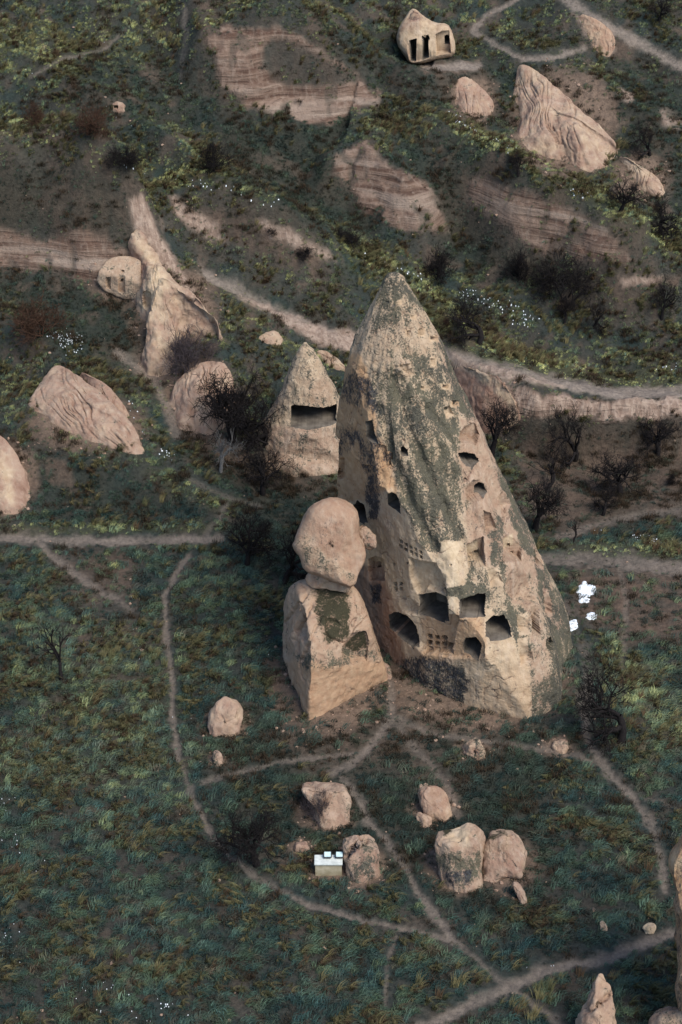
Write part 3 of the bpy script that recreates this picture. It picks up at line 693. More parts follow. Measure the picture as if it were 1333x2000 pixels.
# ---------------------------------------------------------------- boulders and outcrops
def smooth_poly(pts, it=2):
    p = np.array(pts, float)
    for _ in range(it):
        q = np.roll(p, -1, 0); p = np.stack([.75*p+.25*q, .25*p+.75*q], 1).reshape(-1, 2)
    return p
def resample(p, n):
    q = np.vstack([p, p[:1]]); d = np.concatenate([[0], np.cumsum(np.hypot(*np.diff(q, axis=0).T))])
    t = np.linspace(0, d[-1], n, endpoint=False)
    return np.stack([np.interp(t, d, q[:, 0]), np.interp(t, d, q[:, 1])], 1)
def rock(name, outline, label, cat='boulder', sigma=58, tf=None, tb=None, res=(56, 110), contact=None, lump=.10, facets=5, e=.72, group=None,
         seed=1, it=2, fine=.02, bury=True, at=None, rough=.05, flut=0.0, cen=None):
    r = np.random.default_rng(seed); op = resample(smooth_poly(outline, it), res[1])
    cpt = contact or tuple(op[np.argmax(op[:, 1])]); G0 = gp(*cpt) if at is None else np.array(at, float)
    if bury:
        y1, y0 = op[:, 1].max(), op[:, 1].min(); lowq = sst(y1-.38*(y1-y0), y1, op[:, 1]); op[:, 1] += lowq*.30*(y1-y0)
        op[:, 0] += (op[:, 0]-op[:, 0].mean())*lowq*.35
        G0 = G0+np.array([0, .30*min(np.ptp(op[:, 0]), y1-y0)/F*170, 0])
    sg = R(sigma); n = np.array([0, -math.sin(sg), math.cos(sg)])
    d = ray(op[:, 0], op[:, 1]); t = ((G0-CAM) @ n)/(d @ n); O = CAM+d*t[:, None]
    if cen is None: c = O.mean(0)
    else: dc = ray(*cen); c = CAM+dc*(((G0-CAM) @ n)/(dc @ n))
    wid = min(np.ptp(op[:, 0]), np.ptp(op[:, 1]))/F*np.linalg.norm(G0-CAM)
    tf = tf or wid*.42; tb = tb or wid*.5
    be = np.linspace(-math.pi/2, math.pi/2, res[0])
    rho = np.abs(np.cos(be))**e; tt = np.sign(be)*np.abs(np.sin(be))**e*np.where(be > 0, tf, tb)
    P = c+rho[:, None, None]*(O-c)[None]+tt[:, None, None]*n
    for _ in range(facets):
        v = r.normal(size=3); v = v*.8-np.array([0, .55, -.45]) if _ % 2 == 0 else v; v /= np.linalg.norm(v)
        s = (P-c) @ v; lim = s.max()*r.uniform(.68, .9); P = P-(np.maximum(0, s-lim)*.96)[..., None]*v
    G = Grid(P); G.axis = lambda z: c
    x, y, z = (G.P/max(wid, .3)).transpose(2, 0, 1)
    wl = np.sqrt(np.clip(np.cos(be), 0, 1))[:, None]*.6+.4
    G.P = G.P+G.N*(wid*lump*fbm(x*1.3+seed, y*1.3, z*1.3, 3)*(.35+.65*np.clip(np.sin(be), 0, 1)[:, None]))[..., None]
    if flut: G.P = G.P-G.N*(flut*np.abs(fbm(G.P[..., 0]*1.5, G.P[..., 1]*1.5, G.P[..., 2]*.22, 3))*np.clip(np.sin(be)*2, 0, 1)[:, None])[..., None]
    G.refresh(); G.jitter(wid*rough, 3.2/max(wid, .4), 4); G.refresh(); G.jitter(fine, 2.2, 4)
    # shade of weathering: lichen in patches
    x, y, z = G.P.transpose(2, 0, 1)
    G.set(lichen=np.clip(.22+.5*fbm(x*.6+seed, y*.6, z*.6, 3), 0, .8), flute=.35, red=np.clip(.15+.5*fbm(x*.8+seed, y*.8, z*.5+7, 3), 0, .6), pale=np.clip(.1+.5*fbm(x*.7+seed+20, y*.7, z*.7, 3), 0, .6))
    if wid > 1.2 and at is None: G.crack(.07*wid*.4, .9/wid, 12, seed)
    G.info = (name, label, cat, group)
    return G
def outcrop(outline, label, T=2.0, top=.6, res=(64, 170), seed=1, lump=.10, flut=.3, name='rock_outcrop', cat='outcrop', q=2.4, cen=None, it=2, group=None, fdir=(.05, 1)):
    """rock growing out of the slope: draped on the ground inside the outline and swollen by up to T metres, foot sunk in the soil"""
    op = resample(smooth_poly(outline, it), res[1]); tn = np.roll(op, -2, 0)-np.roll(op, 2, 0); tn /= np.linalg.norm(tn, axis=1)[:, None]+1e-9
    area = .5*np.sum(op[:, 0]*np.roll(op[:, 1], -1)-np.roll(op[:, 0], -1)*op[:, 1]); ny = -tn[:, 0]*np.sign(area)
    e = top*sst(-.25, .7, -ny)
    for _ in range(10): e = (np.roll(e, 1)+e+np.roll(e, -1))/3
    O = on_ground(op[:, 0], op[:, 1], e*T, HF)[:, :2]
    c = O.mean(0) if cen is None else gp(*cen)[:2]
    rho = np.linspace(0, 1, res[0])[:, None]; XY = c+rho[..., None]*(O-c)[None]
    wig = fbm(XY[..., 0]*.35+seed, XY[..., 1]*.35, seed*1.7, 3)
    h = e[None]+(1-e[None])*np.clip(1-rho**q, 0, 1)*(1+.35*wig)
    Zt = HF(XY[..., 0], XY[..., 1]); ks = 13; sm = Zt.copy()
    for _ in range(30): sm[:, :] = (np.roll(sm, 1, 1)+sm+np.roll(sm, -1, 1))/3
    base = sm*(1-rho**4)+Zt*rho**4
    P = np.concatenate([XY, (base+T*h)[..., None]], -1)
    sk = []
    for k, dz in enumerate((.25, .5, .75, 1.0)):
        oo = O+(O-c)/np.linalg.norm(O-c, axis=1)[:, None]*.12*(k+1)
        sk.append(np.concatenate([oo, (HF(oo[:, 0], oo[:, 1])+e*T*(1-dz)-.45*dz)[:, None]], 1))
    P = np.concatenate([P, np.array(sk)], 0)
    G = Grid(P[::-1]); G.axis = lambda z: np.array([c[0], c[1], 0])
    if G.N[..., 2].mean() < 0: G.N = -G.N
    G.front = ((G.P-CAM)*G.N).sum(-1) < 0
    x, y, z = G.P.transpose(2, 0, 1)
    G.P = G.P+G.N*(lump*T*fbm(x*.55+seed, y*.55, z*.55, 4))[..., None]
    pxx, pyy = proj(G.P); fd = np.array(fdir, float); fd /= np.linalg.norm(fd)
    al = (pxx*fd[0]+pyy*fd[1])/22; pe = (pxx*fd[1]-pyy*fd[0])/22+.5*pn(al*.5, seed*1.3, 2.)
    pe = pe+.8*pn(pe*.7, al*.35, seed+4.); fn_ = fbm(pe*1.5, al*.16, seed*3.1, 4); gro = np.clip(1-np.abs(fn_)*3.6, 0, 1)**2*sst(-.35, .45, pn(pe*.45, al*.4, seed+9.)+.1)
    inn = sst(0, .12, np.concatenate([1-rho, np.zeros((4, 1))])[::-1])
    G.P = G.P-G.N*(flut*.62*gro*inn)[..., None]
    G.set(lichen=np.clip(.10+.3*fbm(x*.5+seed, y*.5, z*.5, 3), 0, .6), flute=.22)
    G.groove = gro*min(1, flut*2.2)
    G.info = (name, label, cat, group)
    return G
def done(G, smooth=True):
    if hasattr(G, 'groove'):
        x, y, z = G.P.transpose(2, 0, 1); G.refresh(); sgn = 1 if G.N[..., 2].mean() > 0 else -1; G.P = G.P+sgn*G.N*(.05*fbm(x*1.7, y*1.7, z*1.7, 4))[..., None]
        G.rk[..., 2] = np.clip(G.rk[..., 2]+.45*fbm(x*.8+5, y*.8, z*.8, 3), 0, .9); G.rk2[..., 3] = np.clip(G.rk2[..., 3]+.4*np.maximum(0, fbm(x*.5+15, y*.5, z*.5, 3)), 0, 1)
        G.rk2[..., 2] *= .35; G.rk2[..., 3] = np.clip(G.rk2[..., 3]+.42*G.groove, 0, 1)
    name, label, cat, group = G.info; return tag(G.emit(name, smooth), label, cat, group)

# upper boulder balanced beside the chimney
G = rock('boulder', [(640,972),(606,986),(592,1012),(580,1048),(570,1068),(588,1088),(596,1112),(628,1124),(664,1140),(690,1146),(701,1120),(715,1086),(712,1066),(700,1045),(701,1018),(695,990),(668,974)],
         'rounded salmon boulder perched on top of the mossy block beside the chimney', sigma=62, at=CAM+ray(650, 1125)*((gp(603, 1410)[1]+5.6)/ray(650, 1125)[1]), bury=False, tf=1.9, tb=3.0, res=(110, 190), lump=.05, facets=1, e=.62, seed=3, fine=.03, rough=.015, it=1)
G.set(orange=.2, lichen=.03, flute=.3, red=.06, pale=0); G.paint([(610,1020),(660,1005),(680,1060),(650,1090),(615,1070)], 12, 10, red=.18, black=.12)
G.paint([(575,1060),(600,1040),(640,1090),(700,1125),(690,1140),(600,1105)], 8, 6, lichen=.35, pale=.3)
done(G)
def polytope(planes, cen, p, res):
    v = np.linspace(-math.pi/2, math.pi/2, res[0]); u = np.linspace(-math.pi, math.pi, res[1], endpoint=False)
    V_, U_ = np.meshgrid(v, u, indexing='ij'); D = np.stack([np.cos(V_)*np.sin(U_), -np.cos(V_)*np.cos(U_), np.sin(V_)], -1); s = 0
    for pt, n in planes:
        n = np.array(n, float); n /= np.linalg.norm(n); h = (np.array(pt)-cen) @ n
        if h < 0: n = -n; h = -h
        s = s+np.maximum(0, D @ n/h)**p
    return cen+D*(s**(-1/p))[..., None]
def silh(a, b):   # plane through the viewer's line of sight along an edge of the outline
    d1, d2 = ray(*a), ray(*b); return (CAM+d1*150, np.cross(d1, d2))
def block():
    A = gp(603, 1410); B = gp(757, 1328); L = gp(556, 1300)
    ab = B-A; nf = np.array([ab[1], -ab[0], 0]); la = A-L; nl = np.array([la[1], -la[0], 0])
    e1 = A+np.array([0, 0, 4.3]); nf /= np.linalg.norm(nf); nl /= np.linalg.norm(nl)
    T = CAM+ray(640, 1160)*((A[1]+5.4)/ray(640, 1160)[1])
    cen = (A+B+L)/3+np.array([.6, 2.2, 3.2])
    pl = [(A, nf+np.array([0, 0, .04])), (A, nl+np.array([0, 0, .05])), (e1, nf*.88+np.array([0, 0, .46])), (e1, nl*.97+np.array([-.05, 0, .20])), (T, (0, -.25, .97)),
          silh((757, 1320), (704, 1160)), silh((552, 1300), (553, 1150)), silh((553, 1152), (600, 1126)), silh((672, 1125), (706, 1160)), silh((595, 1130), (675, 1132)),
          (A+np.array([0, 8.5, 0]), (0, 1, 0)), (A-np.array([0, 0, 1.5]), (0, 0, -1))]
    G = Grid(polytope(pl, cen, 26, (230, 380)))
    G.jitter(.18, .45, 4); G.refresh(); G.jitter(.04, 2.0, 4); G.crack(.3, .30, 16, 5); G.crack(.12, .8, 14, 2)
    G.set(lichen=.12, pale=.15, orange=.12, flute=.15)
    G.paint([(552,1290),(600,1290),(650,1300),(757,1290),(760,1330),(600,1420),(552,1330)], 6, 4, orange=.5, lichen=.02, pale=.05)
    G.paint([(612,1140),(668,1132),(690,1190),(680,1245),(640,1255),(618,1190)], 10, 10, moss=.85)
    G.paint([(560,1270),(640,1290),(740,1270),(745,1290),(600,1310)], 6, 5, lichen=.5)
    G.carve([(668,1262),(688,1236),(714,1232),(722,1252),(716,1292),(690,1296),(668,1288)], .9, az=15, name='hollow', soft=3, amp=2)
    G.paint([(672,1262),(690,1236),(716,1234),(716,1265),(690,1275)], 5, 4, moss=.8, red=.4)
    G.carve([(560,1170),(575,1160),(592,1190),(596,1250),(570,1235)], .35, az=-35, soft=6, amp=4)
    G.carve([(640,1210),(655,1206),(664,1222),(645,1226)], .4, az=10, soft=4, amp=3)
    for a, b in (((556,1215),(600,1160)), ((575,1250),(610,1180)), ((590,1290),(625,1210))):
        px_, py_ = proj(G.P); dd = seg_dist(px_+3*pn(px_*.1, py_*.1), py_, [a, b]); G.P = G.P-G.N*(.25*np.exp(-(dd/3)**2)*G.front)[..., None]
    tag(G.emit('fallen_block'), 'massive angular fallen rock block with dark mossy top beside the chimney', 'boulder')
block()
W = lambda outline, label, **k: rock('boulder', outline, label, **k)
G = W([(596,1118),(625,1108),(655,1122),(690,1138),(700,1160),(640,1150),(600,1148)], 'thin pale rock wedge squeezed between balanced boulder and mossy block', at=CAM+ray(650, 1140)*((gp(603, 1410)[1]+6.0)/ray(650, 1140)[1]), bury=False, seed=5); G.set(pale=.3); done(G)
G = W([(702,1018),(716,1028),(737,1050),(735,1072),(722,1078),(704,1060),(698,1035)], 'fallen slab wedged in the dark cleft right of the balanced boulder', at=CAM+ray(720, 1060)*((gp(603, 1410)[1]+7.0)/ray(720, 1060)[1]), bury=False, seed=6); done(G)
G = W([(745,1292),(756,1290),(766,1310),(764,1326),(754,1322)], 'small stone leaning on the right foot of the mossy block', seed=8, res=(30, 60)); done(G)
G = W([(440,1356),(425,1370),(408,1394),(404,1415),(428,1437),(455,1438),(474,1412),(479,1390),(460,1366)], 'pointed pink boulder standing alone left of the mossy block', seed=9, facets=7); G.set(lichen=.05, flute=.2); G.paint([(410,1405),(470,1405),(460,1440),(420,1440)], 8, 6, red=.3); done(G)
G = W([(415,1470),(425,1464),(436,1474),(435,1496),(417,1496)], 'small pink stone in the grass below the lone pointed boulder', seed=10, res=(30, 60)); done(G)
G = W([(583,1523),(640,1526),(672,1535),(687,1556),(681,1592),(652,1614),(625,1606),(604,1570)], 'shell-shaped pale boulder with a bare shrub growing before it', seed=11, facets=3, e=.6); G.set(lichen=.15, pale=.15); done(G)
G = W([(574,1650),(590,1640),(606,1648),(608,1660),(590,1665),(576,1661)], 'low round stone left of the floodlight plinth', seed=12, res=(30, 60)); done(G)
G = W([(679,1626),(705,1617),(735,1624),(741,1650),(738,1711),(715,1723),(684,1716),(680,1690),(667,1660)], 'upright cracked boulder right beside the floodlight plinth', seed=13, facets=6, res=(80, 130))
px_, py_ = proj(G.P); dd = seg_dist(px_, py_, [(676,1672),(695,1652),(715,1640)]); G.P = G.P-G.N*(.5*np.exp(-(dd/5)**2)*G.front)[..., None]
G.paint([(676,1680),(690,1650),(712,1640),(700,1660)], 4, 3, black=.7); G.paint([(680,1665),(740,1660),(740,1715),(690,1715)], 10, 8, lichen=.5); done(G)
G = W([(814,1542),(845,1532),(870,1544),(881,1575),(876,1600),(850,1594),(826,1584)], 'salmon boulder with rusty patch above the twin big boulders', seed=14); G.set(orange=.2, lichen=.05); G.paint([(820,1540),(860,1540),(860,1590),(830,1580)], 8, 8, red=.6); done(G)
G = W([(810,1590),(828,1582),(845,1595),(842,1612),(818,1616)], 'small stone at the foot of the salmon boulder', seed=15, res=(30, 60)); done(G)
G = W([(843,1632),(866,1610),(915,1604),(940,1618),(948,1655),(940,1708),(915,1733),(876,1731),(856,1690)], 'large left twin boulder with pale snowy crown and grey crust', seed=16, facets=6, res=(90, 150), e=.62); G.set(lichen=.15, pale=.2)
G.paint([(848,1665),(945,1660),(942,1710),(900,1735),(860,1700)], 8, 8, lichen=.62); G.paint([(866,1700),(930,1695),(915,1730),(875,1728)], 6, 6, black=.6); G.paint([(870,1612),(925,1606),(915,1650),(880,1650)], 8, 8, pale=.8, lichen=0); G.paint([(862,1618),(885,1612),(875,1636)], 5, 5, moss=.8); done(G)
G = W([(944,1640),(962,1622),(1000,1622),(1030,1648),(1039,1676),(1018,1703),(985,1692),(960,1713),(944,1706)], 'large right twin boulder with reddish face overhanging a hollow', seed=17, facets=5, res=(90, 150), e=.6); G.set(lichen=.15); G.paint([(955,1635),(1005,1635),(1010,1675),(960,1680)], 8, 8, red=.3, flute=.7); G.paint([(945,1635),(990,1618),(990,1632),(950,1645)], 5, 5, moss=.7); done(G)
G = W([(998,1722),(1014,1722),(1034,1762),(1030,1773),(1012,1757)], 'long narrow stone lying below the twin boulders', seed=18, res=(40, 70)); done(G)
G = W([(897,1462),(918,1440),(936,1439),(952,1474),(941,1484),(915,1474)], 'jagged cream rock in front of the chimney foot', seed=19, res=(46, 80), facets=8); G.set(pale=.5); done(G)
G = W([(1070,1452),(1096,1440),(1112,1448),(1108,1474),(1084,1466)], 'flat grey slab beside the path right of chimney foot', seed=20, res=(30, 60), sigma=35, tf=.3); G.set(pale=.3, lichen=.3); done(G)
G = W([(1254,1807),(1278,1801),(1285,1812),(1270,1825),(1257,1816)], 'small white stone above the lower right footpath', seed=21, res=(30, 60)); G.set(pale=.9, lichen=0); done(G)
G = W([(1171,1799),(1182,1799),(1189,1815),(1173,1818)], 'small pale wedge stone in grass right of twin boulders', seed=22, res=(30, 60)); G.set(pale=.5); done(G)
G = W([(1156,1774),(1163,1772),(1166,1782),(1158,1784)], 'tiny stone just above the small pale wedge stone', seed=23, res=(24, 40)); done(G)
G = W([(1176,1897),(1186,1918),(1196,1926),(1199,1990),(1200,2060),(1110,2060),(1124,1996),(1158,1942),(1166,1912)], 'pointed rock spire rising at the bottom edge of the picture', cat='rock spire', contact=(1160,2060), seed=24, bury=False, facets=6, res=(80, 130), e=.85, tf=1.6)
G.set(pale=.2, flute=.1, lichen=.1); G.carve(rect(1173, 1962, 9, 9), .5, az=0, soft=1.5); px_, py_ = proj(G.P); dd = seg_dist(px_, py_, [(1150,1975),(1195,1940)]); G.P = G.P-G.N*(.35*np.exp(-(dd/4)**2)*G.front)[..., None]; done(G)
G = W([(1272,1990),(1300,1970),(1340,1958),(1400,1990),(1400,2070),(1265,2070)], 'grey pitted rock in the bottom right corner', contact=(1330,2065), seed=25, bury=False, facets=4, lump=.16); G.set(pale=.3, lichen=.4); done(G)
G = W([(1345,1600),(1328,1650),(1306,1700),(1318,1745),(1325,1800),(1328,1900),(1330,2080),(1560,2080),(1560,1760),(1480,1640),(1400,1560)], 'tall orange brown rock cut off by the right edge', cat='rock chimney', contact=(1440,2075), seed=26, bury=False, facets=3, res=(90, 150), sigma=72, tf=2.0, tb=2.5); G.set(orange=.9, lichen=.1); G.paint([(1290,1690),(1340,1690),(1340,2000),(1300,2000)], 15, 12, black=.4); done(G)

# outcrops on the slopes
def O_(outline, label, tf=1.5, sigma=0, tb=0, facets=0, lump=0, flut=.3, seed=1, res=None, contact=None, top=.6, q=2.4, fdir=(.05, 1)):
    return outcrop(outline, label, T=tf, flut=flut, seed=seed, top=top, q=q, fdir=fdir, res=(60, 170) if res is None else (res[0]//2+14, res[1]))
G = O_([(112,706),(150,733),(203,770),(262,830),(285,880),(270,895),(230,882),(170,857),(110,832),(64,802),(60,775),(84,740)], 'long fluted rock fin sloping down to the right at far left', sigma=40, tf=1.5, tb=2, res=(110, 200), facets=0, lump=.05, seed=31, flut=.38, fdir=(.68, 1)); G.set(flute=.9, lichen=.06); done(G)
G = O_([(148,718),(200,744),(246,790),(251,818),(228,822),(180,785)], 'smooth grey rock hump directly behind the long fluted fin', sigma=40, tf=1.0, tb=2, seed=32, facets=0, lump=.05); G.set(flute=.3, red=.3); done(G)
G = O_([(-90,820),(0,848),(22,870),(46,912),(57,962),(50,1000),(26,1010),(-5,1002),(-80,985)], 'rounded pink rock fin cut by the left edge', sigma=45, tf=1.7, tb=2, res=(80, 140), facets=0, lump=.05, seed=33, flut=.2); G.set(flute=.6, lichen=.05); G.paint([(0,880),(20,900),(40,980),(15,990)], 8, 6, pale=.5); G.paint([(25,940),(57,930),(57,1000),(30,1000)], 6, 5, red=.5); done(G)
G = O_([(262,440),(286,462),(310,508),(345,556),(392,588),(424,622),(431,650),(408,657),(374,648),(354,664),(347,705),(328,730),(302,745),(280,726),(277,690),(286,655),(290,632),(264,606),(262,570),(254,520),(248,480)], 'pale ridge-shaped rock with whitewashed flank and carved niche', tf=3.2, res=(170, 300), seed=34, flut=.22, fdir=(.1, 1), top=.7)
G.set(flute=.5, lichen=.05, pale=.25); G.paint([(262,465),(290,480),(330,560),(320,620),(280,600),(285,520)], 8, 10, pale=.8); G.paint([(250,485),(280,490),(290,540),(260,560)], 8, 10, red=.6); G.paint([(340,600),(400,600),(410,640),(350,640)], 8, 6, red=.25)
G.carve([(279,572),(288,568),(295,572),(294,606),(281,604)], .8, az=-15, name='arched_niche', soft=1.2); G.carve(rect(292, 603, 7, 8), 1.0, az=-15, name='hole', soft=1.0)
done(G)
FP = [(188,548),(196,524),(208,508),(234,500),(262,499),(276,508),(276,584),(240,584),(205,568)]
fg = gp(240, 588); a_ = R(-14); nf_ = np.array([math.sin(a_), -math.cos(a_), .06])
pl_ = [silh(FP[k], FP[(k+1) % len(FP)]) for k in range(len(FP))]+[(fg, nf_), (fg+np.array([0, 5., 0]), (0, 1, 0)), (fg+np.array([0, 1.4, 3.0]), (0, -.5, .8))]
G = Grid(polytope(pl_, CAM+ray(238, 548)*((fg[1]+2.2)/ray(238, 548)[1]), 30, (190, 300))); G.axis = lambda z: fg
G.jitter(.12, .7, 4); G.info = ('rock_outcrop', 'cream rock face with carved door and stacked windows at left', 'outcrop', None)
G.set(pale=.32, lichen=.2, flute=.4)
G.carve([(230,527),(244,526),(244,572),(231,571)], .35, az=-15, name='shallow_niche', soft=.8); G.carve(rect(239.5, 531, 7, 5), 1.2, az=-15, name='cave_window', soft=.7); G.carve([(235,551),(237,545),(241,544),(241,551)], .8, az=-15, name='cave_window', soft=.7)
G.carve([(206,542),(217,541),(216,566),(208,563)], .45, az=-20, name='doorway', soft=.7); done(G)
G = O_([(334,772),(350,738),(388,710),(430,704),(452,722),(458,780),(442,842),(400,850),(358,838),(334,806)], 'rounded fluted rock dome behind the big dark tree', sigma=55, tf=2.0, tb=2.2, res=(90, 160), facets=0, lump=.05, seed=37, flut=.3); G.set(flute=.85, lichen=.05); done(G)
G = O_([(615,684),(640,684),(674,712),(678,728),(655,722),(628,706)], 'low curved rock rib behind the small cave cone', sigma=40, tf=.5, tb=1.5, seed=38, facets=0); G.set(pale=.3); done(G)
G = O_([(500,660),(530,644),(546,650),(560,672),(530,676)], 'small bare hump on the slope above the small cave cone', sigma=35, tf=.5, tb=1.5, seed=39, facets=0); G.set(pale=.1, lichen=.1); done(G)
G = O_([(1014,122),(1050,138),(1092,175),(1152,230),(1197,268),(1208,300),(1184,320),(1168,343),(1130,327),(1075,306),(1030,296),(1012,262),(1020,230),(1004,190),(1006,148)], 'big pale fluted rock fin on the upper right slope', sigma=42, tf=2.0, tb=3, res=(140, 240), facets=0, lump=.05, seed=40, flut=.45, fdir=(.12, 1)); G.set(flute=1.0, pale=.2, lichen=.05); G.paint([(1060,220),(1110,225),(1165,330),(1080,300)], 12, 10, red=.2, flute=.2); done(G)
G = O_([(898,148),(925,153),(952,180),(969,210),(952,229),(915,227),(888,206),(893,170)], 'smaller fluted rock bulge below the cave chapel terrace', sigma=40, tf=.9, tb=2, seed=41, facets=0, flut=.25, lump=.05); G.set(flute=.8, lichen=.1); done(G)
G = O_([(1203,300),(1240,318),(1282,340),(1302,376),(1285,388),(1255,372),(1232,338)], 'narrow pale rock rib beyond the tip of the big fin', sigma=40, tf=.8, tb=2, seed=42, facets=0, flut=.2); G.set(flute=.7, pale=.3); done(G)
G = O_([(880,712),(930,722),(985,752),(1011,788),(1013,826),(985,844),(940,842),(880,810)], 'rounded brown rock nose under the track right of the chimney', sigma=58, tf=1.6, tb=3, res=(80, 140), seed=43, facets=0, lump=.05, flut=.15); G.set(flute=.4, red=.55, lichen=.02); G.paint([(880,705),(940,722),(1000,760),(1015,830),(995,840),(990,790),(940,745)], 6, 4, red=0, pale=.5); done(G)
G = rock('rock_outcrop', [(220,202),(232,198),(244,202),(244,216),(232,219),(220,214)], 'tiny pink rock with dark hole high on the left slope', cat='outcrop', sigma=60, tf=.4, tb=1.5, seed=44, res=(40, 80), facets=0); G.carve([(222,206),(231,206),(231,214),(224,213)], .6, az=0, name='hole', soft=.8); done(G)
G = O_([(1128,22),(1170,40),(1198,62),(1202,96),(1190,116),(1165,100),(1145,64)], 'eroded pale rock patch beside the upper right track', sigma=32, tf=.5, tb=2, seed=45, facets=0, flut=.25); G.set(flute=.8, orange=.2); done(G)

# ---------------------------------------------------------------- small cave cone
def cave_cone():
    rows = [(668,594,600),(676,590,604),(684,584,613),(705,573,626),(730,562,640),(755,552,653),(790,537,668),(830,514,688),(870,496,704),(915,484,714)]
    front = gp(592, 912); Yc = front[1]+3.6
    zt, cxt, rt = [], [], []
    for p, l, r in rows:
        a = math.atan((p-1000)/F)+PITCH; z = 101-Yc*math.tan(a); rg = math.hypot(Yc, 101-z)*math.cos(a-PITCH)
        zt.append(z); cxt.append(((l+r)/2-666.5)*rg/F); rt.append((r-l)/2*rg/F)
    zt = np.array(zt[::-1]); cxt = np.array(cxt[::-1]); rt = np.array(rt[::-1])
    z = np.concatenate([np.linspace(zt[0]-3, zt[-1], 300)]); th = np.linspace(-math.pi, math.pi, 340, endpoint=False)
    Z, T = np.meshgrid(z, th, indexing='ij'); Rx = np.interp(Z, zt, rt); Rx[-1] = 0.0; cx = np.interp(Z, zt, cxt)
    rr = Rx*(1+.06*fbm(np.sin(T)*1.5, np.cos(T)*1.5, Z*.3, 3))
    G = Grid(np.stack([cx+rr*np.sin(T), Yc-rr*np.cos(T), Z], -1)); G.axis = lambda z_: np.array([np.interp(z_, zt, cxt), Yc]); G.front = np.abs(T) < R(100); G.lathe = True
    G.set(lichen=.36, pale=.6); G.paint([(600,740),(650,740),(650,790),(600,800)], 14, 10, red=.35, lichen=.35); G.paint([(480,830),(700,830),(700,960),(480,960)], 8, 6, lichen=.25, pale=.2, flute=.5)
    G.carve([(556,842),(600,850),(672,842),(672,905),(600,912),(545,890)], .35, az=0, soft=6, amp=4)
    G.carve([(569,794),(576,790),(600,794),(630,797),(657,790),(658,834),(640,842),(600,838),(569,830)], 4.6, az=0, name='cave_room', soft=1, amp=1.2)
    G.refresh(); G.jitter(.08, 1.3, 4)
    tag(G.emit('cave_cone'), 'small pointed rock cone with a wide dark cave opening', 'rock chimney')
cave_cone()
# ---------------------------------------------------------------- cave chapel on the hill
G = rock('cave_chapel', [(803,16),(814,18),(826,30),(850,45),(874,46),(884,62),(891,90),(888,110),(860,114),(838,120),(812,126),(800,124),(792,110),(776,84),(776,62),(788,38)], 'domed cave chapel with pillared porch on the upper hillside', cat='cave dwelling', sigma=66, tf=1.6, tb=3.2, res=(170, 280), facets=0, lump=.03, seed=51, e=.6, contact=(812,126), fine=.02, it=1, bury=False, rough=.008)
G.set(pale=.7, orange=.2, lichen=.02, flute=.45)
G.carve([(796,80),(812,72),(840,66),(842,112),(815,121),(800,121)], .25, az=-12, soft=1.5, amp=.8)
G.carve([(800,79),(814,75),(813,120),(803,119)], 2.4, az=-10, name='doorway', soft=.7, amp=.4)
G.carve([(826,71),(837,68),(838,112),(826,117)], 2.8, az=-10, name='doorway', soft=.7, amp=.4)
G.carve([(851,67),(864,60),(878,60),(881,104),(852,109)], 1.2, az=-4, name='porch_bay', soft=.7, amp=.4)
G.carve([(869,70),(873,68),(878,70),(878,85),(869,86)], 2.4, az=-4, name='cave_window', soft=.6, amp=.3)
done(G)

# ---------------------------------------------------------------- bare trees and bushes
class Tubes:
    def __init__(s): s.V = []; s.F = []; s.n = 0
    def tube(s, pts, rad, sides):
        pts = np.array(pts); k = len(pts); a = np.arange(sides)*2*math.pi/sides
        d = np.gradient(pts, axis=0); d /= np.linalg.norm(d, axis=1)[:, None]+1e-9
        ref = np.array([.31, .77, .55]); u = np.cross(d, ref); u /= np.linalg.norm(u, axis=1)[:, None]+1e-9; v = np.cross(d, u)
        ring = pts[:, None]+np.array(rad)[:, None, None]*(np.cos(a)[None, :, None]*u[:, None]+np.sin(a)[None, :, None]*v[:, None])
        s.V.append(ring.reshape(-1, 3)); i = np.arange(k*sides).reshape(k, sides)+s.n; j = np.roll(i, -1, 1)
        s.F.append(np.stack([i[:-1], j[:-1], j[1:], i[1:]], -1).reshape(-1, 4)); s.n += k*sides
    def mesh(s, name, mat):
        V = np.concatenate(s.V); F_ = np.concatenate(s.F)
        o = mesh_obj(name, V, F_, mat, smooth=True); me = o.data; bpy.data.objects.remove(o); return me
